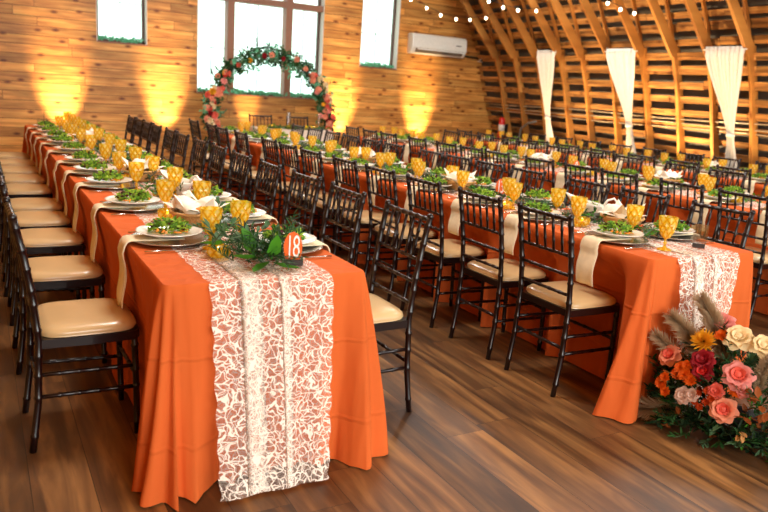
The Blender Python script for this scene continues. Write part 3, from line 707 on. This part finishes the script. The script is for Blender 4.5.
# lace runners
def runner(cx, y0, y1, fold, hang, label, seed, taper=.2, skew=0):
    rd = random.Random(seed)
    # cross profile: visits x with doubled-back pleats
    if fold: cross = [(-.225, 0), (-.17, 0), (-.13, .0005), (-.05, .001), (-.13, .0015), (-.05, .002), (.02, .0005), (.06, .001), (.02, .0015), (.06, .002), (.14, .001), (.225, 0)]
    else: cross = [(-.21, 0), (-.1, .001), (.0, .001), (.1, .001), (.21, 0)]
    dense = []
    for a, c in zip(cross, cross[1:]):
        for k in range(3): dense.append((a[0]+(c[0]-a[0])*k/3, a[1]+(c[1]-a[1])*k/3))
    dense.append(cross[-1]); us = [0]
    for a, c in zip(dense, dense[1:]): us.append(us[-1]+abs(c[0]-a[0]))
    path = []  # (y, z, nrm y, nrm z, s)
    s = 0
    if hang:
        n = 30
        for i in range(n): q = i/n; z = .012+(HT-.03)*q; path.append((y0-.03-.13*(1-q)**1.0, z, -1, 0, -(HT*(1-q))-.05))
        for a in range(5): th = a/4*PI/2; path.append((y0-.028+.02*sin(th)+.006, HT-.02+.0225*sin(th), -cos(th), sin(th), -.05+.05*a/4))
    yy = y0+.02
    while yy < y1: path.append((yy, HT+.002, 0, 1, yy-y0)); yy += .04
    vs = []; uv = []; fs = []
    for (y, z, ny, nz, s) in path:
        drop = max(0, -s)
        for i, (x, o) in enumerate(dense):
            edge = 1 if i in (0, len(dense)-1) else 0
            sc = .012*abs(sin(s*28))*edge*(1 if x > 0 else -1)
            wv = .0; off = o
            if drop > 0 and nz == 0: off += .006*(1+sin(x*34+seed))*min(1, drop*2); 
            xx = (x*(1-taper*min(1, drop/.75)*(1 if hang and x > 0 else .1))) + sc*.9
            vs.append((cx+xx+skew*drop, y+ny*off, z+nz*off)); uv.append((us[i], s))
    m_ = len(dense)
    for i in range(len(path)-1):
        for j in range(m_-1): k = i*m_+j; fs.append((k, k+1, k+m_+1, k+m_))
    b = MB(); b.add(vs, fs, 'lace'); b.uv = uv; o = b.build('lace_runner'); tag(o, label, 'table runner', 'white lace runners')
runner(0, 0, 7.25, True, True, 'white floral lace runner falling to the floor over the first table row end', 1)
runner(2.21, -.15, 7.1, True, True, 'white floral lace runner hanging behind the floor bouquet, second table row', 4, .75, -.1)
runner(4.42, -.1, 7.1, False, False, 'white lace runner along the middle of the third table row', 6)
runner(6.55, .2, 7.4, False, False, 'white lace runner along the middle of the fourth table row', 8)

# garlands of greenery along the centre of the rows
def sprig(b, rd, p, d, L_, kinds, leafl, leafw, n):
    p = Vector(p); d = Vector(d).normalized(); pts = [p]
    for i in range(4): d = (d+Vector((rd.uniform(-.2, .2), rd.uniform(-.2, .2), rd.uniform(-.12, .1)))).normalized(); pts.append(pts[-1]+d*L_/4)
    for q in pts: q.z = max(q.z, p.z*0+HT+.012 if p.z > HT-.05 else .012)
    b.tube(pts, [.0022, .002, .0018, .0014, .001], 'stemm', 4, False)
    m = rd.choice(kinds)
    for i in range(n):
        t = (i+1)/n*3.99; k = int(t); q = pts[k].lerp(pts[k+1], t-k); a = rd.uniform(0, 6.28)
        side = Vector((cos(a), sin(a), rd.uniform(-.1, .9))); b.leaf(q, d+side*1.1, (rd.uniform(-.3, .3), rd.uniform(-.3, .3), 1), leafl*rd.uniform(.7, 1.2), leafw*rd.uniform(.7, 1.2), m, .3, .2)
def garland(cx, y0, y1, seed, label, dens):
    rd = random.Random(seed); b = MB(); y = y0
    while y < y1:
        for k in range(dens):
            x = cx+rd.gauss(0, .055); yy = y+rd.uniform(-.06, .06)
            kind = rd.choice([(['green1', 'green4'], .035, .008, 16), (['green2'], .03, .017, 10), (['green1', 'green2'], .04, .014, 10), (['green4', 'green1'], .03, .006, 18), (['green3'], .035, .02, 7)])
            sprig(b, rd, (x, yy, HT+rd.uniform(.008, .05)), (rd.uniform(-.8, .8), rd.choice([-1, 1]), rd.uniform(0, .45)), rd.uniform(.08, .15), kind[0], kind[1], kind[2], kind[3])
        y += .085
    o = b.build('greenery_garland'); tag(o, label, 'garland', 'greenery garlands along the rows')
garland(.03, .3, 7.0, 11, 'leafy greenery garland along the lace of the first table row', 3)
garland(2.22, .15, 6.9, 12, 'leafy greenery garland along the lace of the second table row', 3)
garland(4.42, .6, 6.9, 13, 'leafy greenery garland along the lace of the third table row', 2)
garland(6.55, 1.2, 7.0, 14, 'leafy greenery garland along the lace of the fourth table row', 2)
# hero bunch at the end of the first row
rd = random.Random(21); b = MB()
for k in range(30): sprig(b, rd, (rd.gauss(.05, .055), rd.uniform(.13, .36), HT+rd.uniform(.012, .07)), (rd.uniform(-1.2, .9), rd.uniform(-1, .5), rd.uniform(-.05, .5)), rd.uniform(.09, .15), ['green1', 'green4', 'green1'], .045, .007, 24)
for k in range(9): sprig(b, rd, (rd.gauss(.0, .06), rd.uniform(.3, .65), HT+rd.uniform(.03, .09)), (rd.uniform(-1, .6), rd.uniform(-.6, 1), rd.uniform(.1, .6)), .12, ['green2'], .045, .022, 10)
for (p, d) in (((.05, .15, .79), (.05, -.5, .9)), ((.03, .13, .79), (-.9, -.8, -.03)), ((.04, .12, .79), (.95, -.6, -.02)), ((.0, .16, .80), (-1, -.2, .3)), ((.0, .2, .80), (-.3, .3, .9)), ((-.05, .35, .82), (-1, .2, .1)), ((.0, .5, .83), (-.6, .8, .3))):
    b.leaf(p, d, (0, .3, 1) if abs(d[2]) < .5 else (0, -1, .3), .115, .055, 'green3', .3, .12)
tag(b.build('greenery_bunch'), 'bunch of rosemary and broad bright leaves at the lace end of first table row', 'greenery')

# baskets with bread and linen
def basket():
    t = empty('bread_basket'); b = MB()
    prof = []
    for i in range(13): tt = i/12; prof.append((.075+.032*tt+(.003 if i % 2 else 0), .001+.06*tt))
    b.lathe(prof, 'wicker', 36, close=True); b.build('wicker_bowl', t)
    b = MB(); pts = [(.109*cos(a), .109*sin(a), .062) for a in [2*PI*i/36 for i in range(37)]]; b.tube(pts, .007, 'wicker', 6, False); b.build('rim', t)
    rd = random.Random(2); b = MB(); N_ = 30; vs = []; fs = []
    for i in range(11):
        for j in range(N_):
            tt = i/10; a = 2*PI*j/N_; rr = .100*sin(PI/2*min(1, .02+tt))*(1+.10*sin(a*3+tt*2)*tt+.07*sin(a*7)*tt)
            z = .085*cos(PI/2*tt)+.055*(tt)+.03*cos(a*2+1)*tt*(1-tt)*2+.014*sin(a*5+tt*5)*tt+.012*abs(sin(a*4+tt*3))
            vs.append((rr*cos(a), rr*sin(a), z+.01))
    for i in range(10):
        for j in range(N_): k = i*N_+j; k2 = i*N_+(j+1) % N_; fs.append((k, k+N_, k2+N_, k2))
    b.add(vs, fs, 'linen')
    for k, (a, tl) in enumerate(((.3, .2), (1.2, 1.6), (2.2, .3), (3.0, 1.9), (3.9, .3), (4.7, 1.5), (5.5, .5))):  # pointed napkin corners
        p = Vector((.07*cos(a), .07*sin(a), .07)); q = p+Vector((cos(a), sin(a), tl)).normalized()*.085; w_ = Vector((-sin(a), cos(a), 0))*.05
        b.add([tuple(p-w_), tuple(p+w_), tuple(q), tuple(p+Vector((cos(a), sin(a), 0))*.018+Vector((0, 0, .02))), tuple(p+(q-p)*.6-Vector((cos(a), sin(a), -.2))*.02)], [(0, 3, 2), (3, 1, 2), (0, 2, 4), (4, 2, 1)], 'linen', False)
    b.build('linen_cloth', t)
    b = MB(); b.tube([(.03, -.045, .075), (.055, .0, .085), (.05, .04, .078)], [.014, .02, .012], 'bread', 12); b.build('bread_roll', t)
    b = MB(); b.tube([(-.06, -.05, .07), (-.03, -.07, .08), (.01, -.078, .07)], [.012, .018, .012], 'bread', 12); b.build('bread_roll', t)
    return t
BSK = Proto(basket())
for (x, y, rz, lb) in ((-.02, .96, .4, 'wicker bread basket wrapped in white linen near the end of first table row'),
                       (.03, 2.5, 1.9, 'linen-wrapped bread basket further along the first table row, among goblets'),
                       (.03, 4.9, 2.9, 'bread basket near the far end of the first table row'),
                       (2.30, .50, 2.6, 'wicker bread basket with white linen beside the white jug'),
                       (2.2, 1.98, 1.2, 'bread basket with peaked white linen behind the second near chair, second table row'),
                       (2.24, 3.6, .2, 'linen-covered bread basket halfway along the second table row'),
                       (4.62, 2.1, 2.2, 'wicker bread basket with white linen near end of third table row'),
                       (4.42, 3.62, 1.0, 'bread basket with white linen halfway along the third table row'),
                       (6.6, 3.1, 1.0, 'bread basket with white linen at near part of fourth table row')):
    tag(BSK.get((x, y, TZ+.002), rz, 1.08), lb, 'bread basket', 'linen-lined bread baskets')
# white jug (gravy boat)
def jug():
    t = empty('sauce_jug'); b = MB(); vs = []; fs = []; N_ = 24
    pr = [(.001, 0), (.03, 0), (.033, .006), (.026, .014), (.04, .03), (.052, .05), (.055, .068), (.058, .08)]
    for i, (r, z) in enumerate(pr):
        for j in range(N_):
            a = 2*PI*j/N_; k = (z/.08)**2; sp = max(0, cos(a))**4*.05*k; vs.append((r*1.35*cos(a)+sp, r*sin(a), z+sp*.5+.012*k*cos(a)))
    for i in range(len(pr)-1):
        for j in range(N_): k = i*N_+j; k2 = i*N_+(j+1) % N_; fs.append((k, k2, k2+N_, k+N_))
    b.add(vs, fs, 'china'); o = b.build('jug_body', t); s = o.modifiers.new('s', 'SOLIDIFY'); s.thickness = .003
    b = MB(); b.tube([(-.068, 0, .068), (-.085, 0, .1), (-.115, 0, .112), (-.135, 0, .09), (-.12, 0, .055), (-.09, 0, .03), (-.06, 0, .035)], .006, 'china', 8); b.build('handle', t); return t
JUG = Proto(jug())
tag(JUG.get((2.36, .82, TZ+.002), PI*.72, 1.2), 'white china jug with curved handle beside the bread basket, second table row', 'jug', 'white sauce jugs')
tag(JUG.get((.13, 1.9, TZ+.002), 2.2, 1.1), 'white china jug beside greenery and goblets on the first table row', 'jug', 'white sauce jugs')

# candle votives (mercury glass, glowing)
def votive():
    t = empty('candle_votive'); b = MB(); n = 14; vs = []; fs = []
    pr = [(.03, 0), (.042, .008), (.046, .02), (.046, .034), (.042, .046)]
    for i, (r, z) in enumerate(pr):
        for k in range(n): a = 2*PI*k/n; rr = r*(1.05 if (k+i) % 2 else .95); vs.append((rr*cos(a), rr*sin(a), z))
    for i in range(len(pr)-1):
        for k in range(n): k2 = (k+1) % n; fs += [(i*n+k, i*n+k2, (i+1)*n+k2), (i*n+k, (i+1)*n+k2, (i+1)*n+k)]
    b.add(vs, fs, 'amber', False); b.build('glass_cup', t)
    b = MB(); b.lathe([(.001, .003), (.022, .003), (.022, .022), (.001, .023)], 'cream', 12); b.build('wax', t)
    b = MB(); b.ball((0, 0, .032), .006, 'flame', 6, 1.8); b.build('flame', t); return t
VOT = Proto(votive())
k = 0
for ri, (cx, ys) in enumerate(((-.0, [.33, 1.15, 1.75, 2.4, 3.1, 3.9, 4.6, 5.4, 6.2, 6.8]), (2.06, [.62, 1.2, 2.15, 2.9, 3.6, 4.4, 4.9, 5.6, 6.2, 6.8]), (4.3, [1.2, 2.0, 2.8, 3.6, 4.4, 5.2, 6.0]), (6.5, [2.4, 3.4, 4.4, 5.4, 6.4]))):
    for i, y in enumerate(ys):
        x = cx+(-.06 if ri == 0 else 0)+.05*(-1)**i
        if ri == 0 and i == 0: x = -.10
        tag(VOT.get((x, y, TZ+.002), i), 'glowing gold glass candle votive, %s from near end of the %s table row' % (ORD[i], ROWN[ri]), 'candle', 'gold candle votives')
# table numbers
def table_number(txt, loc, rz, label):
    t = empty('table_number', loc, rz); b = MB(); b.box(-.04, .04, -.016, .016, 0, .022, 'darkblock'); modbevel(b.build('block', t), .002)
    pts = [(-.026, .02), (.026, .02), (.034, .05), (.036, .075), (.031, .10), (.018, .122), (0, .13), (-.018, .122), (-.031, .10), (-.036, .075), (-.034, .05)]; n = len(pts); b = MB()
    b.add([(x, -.0025, z) for x, z in pts]+[(x, .0025, z) for x, z in pts], [tuple(range(n)), tuple(range(n, 2*n))[::-1]]+[(i, n+i, n+(i+1) % n, (i+1) % n) for i in range(n)], 'orangeacr', False); b.build('acrylic_plaque', t)
    cu = bpy.data.curves.new('numeral', 'FONT'); cu.body = txt; cu.size = .12; cu.align_x = 'CENTER'; cu.extrude = .0006; cu.offset = -.0005; cu.space_character = .86
    to = bpy.data.objects.new('tmp', cu); C.objects.link(to); bpy.context.view_layer.update()
    me = bpy.data.meshes.new_from_object(to); bpy.data.objects.remove(to); me.materials.clear(); me.materials.append(M['paintwhite'])
    o = bpy.data.objects.new('numeral', me); C.objects.link(o); o.parent = t; o.rotation_euler = (PI/2, 0, 0); o.location = (0, -.0035, .03); o.scale = (.5, 1.05, 1)
    tag(t, label, 'table number', 'orange table numbers')
table_number('18', (.135, .145, TZ+.002), -.35, 'orange arched table number 18 on a dark block at end of first table row')
table_number('13', (2.3, 1.62, TZ+.004), -.35, 'small orange table number 13 among greenery of the second table row')
table_number('8', (4.3, 2.95, TZ+.004), -.4, 'orange table number 8 standing on the third table row')
# clear card stand at end of row two
t = empty('card_stand', (2.30, -.02, TZ+.004), -.9); b = MB(); b.box(-.03, .03, -.012, .012, 0, .02, 'darkblock'); b.build('block', t)
b = MB(); b.box(-.035, .035, -.0015, .0015, .02, .12, 'crystal'); b.build('acrylic_plaque', t); tag(t, 'thin clear plaque in a dark block at end of second table row', 'card stand')

# ---------------------------------------------------------------- head table, arch
t = empty('sweetheart_table', (3.45, 8.35, 0)); b = MB(); b.box(-.6, .6, -.3, .3, .725, .754, 'tabletop'); b.build('tabletop', t)
for sx in (-.5, .5):
    for sy in (-.22, .22): b = MB(); b.tube([(sx, sy, 0), (sx, sy, .73)], .014, 'grey', 8); b.build('leg', t)
tag(t, 'small head table before the flower arch, under a pale cloth', 'table')
b = MB(); n = 64; vs = []; K = 10
for i in range(n):
    a = 2*PI*i/n; e = .2; x = math.copysign(abs(cos(a))**e, cos(a))*.61; y = math.copysign(abs(sin(a))**e, sin(a))*.31
    for k in range(K+1):
        tt = k/K; o_ = 1+tt*(.03+.02*sin(i*1.1)); vs.append((x*o_, y*(1+tt*(.06+.03*sin(i*1.1))), HT-.752*tt))
fs = [(i*(K+1)+k, i*(K+1)+k+1, ((i+1) % n)*(K+1)+k+1, ((i+1) % n)*(K+1)+k) for i in range(n) for k in range(K)]
b.add(vs, fs, 'paleCloth'); b.add([vs[i*(K+1)] for i in range(n)], [tuple(range(n))], 'paleCloth', False); tag(b.build('tablecloth', None, (3.45, 8.35, 0)), 'pale cream cloth on the head table before the flower arch', 'tablecloth')
for x, lb in ((3.2, 'dark chiavari chair at head table, nearer the tall plain window side'), (3.85, 'dark chiavari chair at head table, on the rafter side')):
    lb = lb.replace('nearer the tall plain window side', 'on the side away from rafters')
    tag(CH.get((x, 8.86, 0), PI), lb, 'chair', 'chairs behind the head table')
for i, (x, y) in enumerate(((3.1, 8.3), (3.35, 8.2), (3.65, 8.25), (3.8, 8.35))):
    tag(VOT.get((x, y, HT+.003), i, 1.3), 'glowing gold candle votive on the head table, %s from the side away from rafters' % ORD[i], 'candle', 'head table candles')
b = MB(); b.lathe([(.03, 0), (.033, .004), (.012, .02), (.008, .08), (.03, .12), (.038, .2), (.036, .24)], 'crystal', 18, close=True); VA = Proto(b.build('clear_glass'))
tag(VA.get((3.45, 8.5, HT+.003)), 'tall clear glass in the middle of the head table', 'glass', 'clear glasses on the head table')
tag(VA.get((3.98, 8.5, HT+.003)), 'tall clear glass at the rafter end of the head table', 'glass', 'clear glasses on the head table')
rd = random.Random(31); b = MB()
for k in range(60): sprig(b, rd, (3.45+rd.uniform(-.5, .5), 8.18+rd.uniform(-.05, .1), HT+.015), (rd.choice([-1, 1]), rd.uniform(-.5, .3), rd.uniform(0, .4)), .13, ['green1', 'green2', 'green3'], .04, .018, 9)
tag(b.build('greenery_garland'), 'greenery garland lying on the head table before the arch', 'garland')

def rose_mb(b, c, r, axis, m, m2=None, seed=0):
    rd = random.Random(seed); c = Vector(c); ax = Vector(axis).normalized(); q = ax.to_track_quat('Z', 'Y').to_matrix(); m2 = m2 or m
    b.ball(c+ax*r*.18, r*.34, m2, 6)
    for ring, (n, l, tilt, cup, rb) in enumerate(((4, .5, 1.0, .3, .1), (5, .72, .75, .35, .14), (6, .92, .42, .3, .18), (7, 1.05, .12, .1, .2))):
        for k in range(n):
            a = 2*PI*(k+ring*.37)/n+rd.uniform(-.15, .15); out = q @ Vector((cos(a), sin(a), 0))
            d = (out*cos(tilt*1.15)+ax*sin(tilt*1.15)); up = (ax*cos(tilt)-out*sin(tilt))
            b.petal(c+out*r*rb*.6, d, up, r*l, r*1.0, m2 if ring < 2 else m, cup, .25)
def mum_mb(b, c, r, axis, m, n=90, seed=0, w=.16):
    rd = random.Random(seed); c = Vector(c); ax = Vector(axis).normalized(); q = ax.to_track_quat('Z', 'Y').to_matrix()
    for k in range(n):
        t = k/n; a = k*2.39996; el = 1.45*(1-t)**.8; out = q @ Vector((cos(a), sin(a), 0)); d = out*cos(el)+ax*sin(el)
        b.leaf(c, d, ax*cos(el)-out*sin(el)+Vector((0, 0, .001)), r*(.6+.4*t)*rd.uniform(.9, 1.08), r*w*1.6, m, -.3, -.15)
# arch
t = empty('flower_arch', (3.43, 9.25, 0)); RA, ZC = 1.03, .86
def arcp(a, rr=RA): return Vector((rr*cos(a), 0, ZC+rr*sin(a)))
A0, A1 = -.98, PI+.98
b = MB(); b.tube([arcp(A0+(A1-A0)*i/60) for i in range(61)], .016, 'black', 8); b.build('hoop', t)
rd = random.Random(41); b = MB()
for i in range(900):
    a = A0+(A1-A0)*rd.random(); p = arcp(a, RA+rd.gauss(0, .06))+Vector((0, rd.gauss(0, .04)-.02, 0))
    dd = Vector((rd.uniform(-1, 1), rd.uniform(-.8, .4), rd.uniform(-1, 1))); m = rd.choice(['green1', 'green4', 'green2', 'green1', 'teal'])
    for j in range(5): b.leaf(p+dd*.025*j, dd+Vector((rd.uniform(-1, 1), rd.uniform(-1, 1), rd.uniform(-1, 1))), (0, -1, .3), rd.uniform(.05, .09), rd.uniform(.02, .035), m)
b.build('foliage', t)
protos = {}
for m in ('peach', 'pink', 'coral', 'cream', 'burgundy', 'yellow', 'redp'):
    q = MB(); rose_mb(q, (0, 0, 0), 1.0, (0, 0, 1), m, None, 3); protos[m] = q.mesh('rose')
def arch_flower(a, rr, m, r):
    p = arcp(a, rr)+Vector((0, -.09-rd.uniform(0, .03), 0)); o = bpy.data.objects.new('rose', protos[m]); C.objects.link(o); o.parent = t; o.location = p; o.scale = (r,)*3
    o.rotation_euler = Vector((rd.uniform(-.4, .4), -1, rd.uniform(-.3, .5))).to_track_quat('Z', 'Y').to_euler()
for side in (0, 1):
    for i in range(40):
        el = rd.uniform(-.35, .85) if side == 0 else rd.uniform(-.35, .75)
        a = el if side == 0 else PI-el
        arch_flower(a, RA+rd.gauss(0, .055), rd.choices(['peach', 'pink', 'coral', 'cream', 'burgundy', 'redp', 'yellow'], [5, 3, 4, 4, 2, 3, 2])[0], rd.uniform(.034, .06))
for a in (1.2, 1.42, 1.62, 1.75, 2.0, 2.2, .8, 1.0): arch_flower(a, RA+rd.gauss(0, .03), rd.choice(['burgundy', 'coral', 'peach', 'yellow']), rd.uniform(.035, .05))
tag(t, 'round flower arch of greenery with pink and red roses before the big window', 'flower arch')
# sill garlands
for (x0, x1, z, lb) in ((.8, 1.5, 1.9, 'green leaf garland on the sill of the first small window, beside plain pine boards'), (2.34, 4.56, 1.22, 'green leaf garland along the sill of the big window behind the arch'), (5.33, 6.08, 1.86, 'green leaf garland on the sill of the window beside the air conditioner')):
    b = MB(); rd = random.Random(int(x0*10))
    for i in range(int((x1-x0)*150)):
        x = rd.uniform(x0+.03, x1-.03); p = (x, YB+rd.uniform(.0, .1), z+rd.uniform(.0, .05)); b.leaf(p, (rd.uniform(-1, 1), rd.uniform(-.6, .2), rd.uniform(.0, 1)), (0, -1, .5), rd.uniform(.04, .075), rd.uniform(.02, .035), 'teal')
    tag(b.build('leaf_garland'), lb, 'garland', 'leaf garlands on the window sills')

# ---------------------------------------------------------------- floor arrangement at the end of row two
t = empty('floor_flower_arrangement', (2.1, -.52, 0)); rd = random.Random(51)
TV, NV_ = Vector((.52, -.85, 0)), Vector((.85, .52, 0))
b = MB(); b.lathe([(.001, 0), (.12, 0), (.15, .09), (.14, .09), (.11, .01)], 'black', 20, close=True); b.build('planter_bowl', t)
b = MB()
for k in range(520):
    a = rd.uniform(0, 2*PI); el = math.asin(rd.random()**1.3); rr = rd.uniform(.45, .92)
    q = TV*(cos(a)*cos(el)*.40*rr)+NV_*(sin(a)*cos(el)*.24*rr); z = .03+.43*sin(el)*rr
    if q.dot(NV_) > .1: continue
    kind = rd.choice([(['green1', 'green4'], .05, .010, 14), (['green4'], .045, .02, 9), (['green1', 'green2'], .05, .018, 9), (['green1'], .04, .009, 16), (['green2', 'green3'], .04, .012, 12), (['rust'], .04, .022, 5)] if k % 3 else [(['green4', 'green1'], .045, .012, 14)])
    d = TV*cos(a)*cos(el)+NV_*(sin(a)*cos(el)-.35)+Vector((0, 0, sin(el)+rd.uniform(-.3, .5)))
    sprig(b, rd, (q.x, q.y, z), d, rd.uniform(.07, .14), *kind)
b.build('foliage', t)
def flw(kind, name, p, r, m, m2=None, sd=0, n=90, w=.16, ax=None):
    b = MB(); p = Vector(p); ax = Vector(ax) if ax else (Vector((p.x, p.y, p.z-.08)).normalized()+Vector((-.75, -.5, .35))).normalized()
    (rose_mb(b, p, r, ax, m, m2, sd) if kind == 'r' else mum_mb(b, p, r, ax, m, n, sd, w)); return b.build(name, t)
flw('r', 'rose', (-.23, .235, .33), .052, 'peach', 'coral', 1)
flw('m', 'chrysanthemum', (-.185, .11, .435), .066, 'yellow', None, 2, 150, .12)
flw('r', 'rose', (-.06, .12, .505), .056, 'pink', 'pink', 3)
flw('r', 'rose', (-.105, .0, .48), .062, 'cream', 'cream', 4); flw('r', 'rose', (-.07, -.095, .47), .055, 'cream', 'cream', 5)
flw('r', 'carnation', (-.235, .065, .37), .05, 'burgundy', 'burgundy', 6); flw('r', 'carnation', (-.25, .045, .325), .045, 'burgundy', 'redp', 7)
for i, (x, y, z, r) in enumerate(((-.27, .14, .31, .036), (-.28, .105, .29, .038), (-.275, .15, .275, .033), (-.285, .07, .28, .034), (-.265, .115, .33, .03), (-.30, .205, .215, .038), (-.30, .19, .25, .03), (-.14, .06, .475, .036), (-.21, -.10, .285, .036), (-.31, .17, .19, .03))):
    flw('m', 'marigold', (x, y, z), r, 'marigold', None, i, 70, .3)
flw('r', 'rose', (-.30, .085, .205), .038, 'blush', 'blush', 8); flw('r', 'rose', (-.29, .05, .22), .03, 'blush', 'blush', 9)
flw('r', 'rose', (-.195, -.085, .35), .062, 'pink', 'coral', 10)
flw('r', 'rose', (-.245, -.08, .2), .055, 'peach', 'coral', 11)
flw('r', 'alstroemeria', (-.25, -.03, .265), .035, 'coral', 'coral', 12); flw('r', 'alstroemeria', (-.2, -.12, .30), .035, 'pink', 'pink', 13)
for i, (x, y, z) in enumerate(((-.27, -.005, .26), (-.275, .03, .235), (-.27, -.01, .21), (-.28, .01, .18), (-.27, -.03, .235), (-.285, .035, .195))):
    flw('m', 'button_flower', (x, y, z), .022, 'button', None, i, 40, .3); b = MB(); b.ball(Vector((x, y, z))+Vector((-.018, -.012, .008)), .008, 'yellow', 5); 
b = MB()
for i in range(5): # succulent-like pale rosette
    for k in range(8): a = k*.8+i*.4; b.leaf((-.14, -.09, .405), Vector((-.5+cos(a)*.8, -.35+sin(a)*.5, .5+sin(a+1)*.5)), (0, 0, 1), .05, .02, 'green2')
b.build('sedum', t)
b = MB()
for k in range(14): b.leaf((-.19-rd.uniform(0, .03), -.2+rd.uniform(-.07, .05), .24+rd.uniform(-.05, .06)), (rd.uniform(-1, .3), rd.uniform(-1, .6), rd.uniform(-.4, .8)), (0, 0, 1), .055, .03, 'rust')
for k in range(7): b.leaf((-.2, -.15, .12), (rd.uniform(-1, .1), rd.uniform(-1, 0), rd.uniform(-.8, .2)), (0, 0, 1), .05, .02, 'crouton')
b.build('rust_leaves', t)
def plume(p0, p1, bend, r, n, name='pampas_plume'):
    b = MB(); p0, p1, bend = Vector(p0), Vector(p1), Vector(bend); P = lambda s: p0*(1-s)**2+bend*2*s*(1-s)+p1*s*s
    b.tube([P(i/8) for i in range(9)], .003, 'stemm', 5)
    for k in range(n):
        s = .3+.7*rd.random(); q = P(s); d = (P(min(1, s+.05))-P(s-.05)).normalized(); a = rd.uniform(0, 6.28)
        side = Vector((cos(a), sin(a)*.8, rd.uniform(-1, 1))); L_ = r*(1.25-abs(s-.6)*1.2)*rd.uniform(.7, 1.2)
        b.leaf(q, d*1.5+side, side.cross(d)+Vector((0, 0, .01)), L_, .0035, 'pampas', 0, -.2)
    return b.build(name, t)
plume((-.02, .06, .15), (-.12, .20, .60), (-.08, .05, .42), .07, 2000); plume((-.05, .1, .12), (-.21, .27, .50), (-.12, .12, .38), .07, 1700)
plume((-.1, .1, .1), (-.31, .34, .035), (-.25, .2, .08), .07, 1700); plume((.0, -.1, .15), (-.13, -.17, .45), (-.1, -.1, .34), .05, 900)
plume((-.05, .1, .12), (-.25, .31, .40), (-.15, .18, .3), .06, 1200)
tag(t, 'lush floor arrangement of roses, marigolds, greenery and pampas at second table row end', 'flower arrangement')

# ---------------------------------------------------------------- light
W = bpy.data.worlds.new('sky'); bpy.context.scene.world = W; W.use_nodes = True
nt = W.node_tree; bg = nt.nodes['Background']; tc = nt.nodes.new('ShaderNodeTexCoord'); sp = nt.nodes.new('ShaderNodeSeparateXYZ'); nt.links.new(tc.outputs['Generated'], sp.inputs[0])
no = nt.nodes.new('ShaderNodeTexNoise'); no.inputs['Scale'].default_value = 14; no.inputs['Detail'].default_value = 4; nt.links.new(tc.outputs['Generated'], no.inputs['Vector'])
sm = math_node(nt, 'ADD', sp.outputs[2], math_node(nt, 'MULTIPLY', no.outputs['Fac'], .16))
col = ramp(nt, sm, [(.0, (.62, .85, .74, 1)), (.12, (.78, .98, .90, 1)), (.3, (.96, 1, .98, 1))])
nt.links.new(col, bg.inputs[0]); bg.inputs[1].default_value = 2.2
def light(kind, name, loc, target, energy, col, **kw):
    l = bpy.data.lights.new(name, kind); l.energy = energy; l.color = col
    for k, v in kw.items(): setattr(l, k, v)
    o = bpy.data.objects.new(name, l); C.objects.link(o); o.location = loc; o.rotation_euler = (Vector(target)-Vector(loc)).to_track_quat('-Z', 'Y').to_euler(); return o
AMB = (1, .70, .36)
for x in (.26, 1.8, 4.95, 6.66): light('SPOT', 'uplight', (x, YB-.5, .12), (x, YB-.02, 1.1), 700, AMB, spot_size=.72, spot_blend=1.0, shadow_soft_size=.05)
light('SPOT', 'uplight', (3.2, YB-.5, .12), (3.2, YB-.02, 1.05), 250, AMB, spot_size=.5, spot_blend=.9, shadow_soft_size=.05)
for y, e in ((7.1, 150), (4.75, 420), (3.2, 220), (6.0, 260)): light('SPOT', 'uplight', (7.55, y, .12), (8.15, y, 2.0), e, AMB, spot_size=1.5, spot_blend=.8, shadow_soft_size=.05)
light('AREA', 'window_daylight', (.5, -6.2, 2.6), (2.2, 3, .7), 400, (1, .99, .97), size=5, size_y=3, shape='RECTANGLE')  # unseen fill panel added behind the camera, not tied to any window
for x, y in ((0, 1.5), (4.6, 1.5), (1.2, 6), (5.2, 6)): light('AREA', 'ceiling_lamp', (x+.5, y, 4.2), (x+.5, y, 0), 125, (1, .98, .93), size=1.2, shape='DISK')  # overhead fill discs added to brighten the tables; no fixtures hang here
sc = bpy.context.scene
sc.view_settings.view_transform = 'Standard'; sc.view_settings.look = 'None'; sc.view_settings.gamma = 1; sc.view_settings.exposure = 0.14; sc.view_settings.use_curve_mapping = False
sc.cycles.max_bounces = 6; sc.cycles.transparent_max_bounces = 24; sc.cycles.diffuse_bounces = 3; sc.cycles.caustics_reflective = False; sc.cycles.caustics_refractive = False; sc.cycles.sample_clamp_indirect = 3
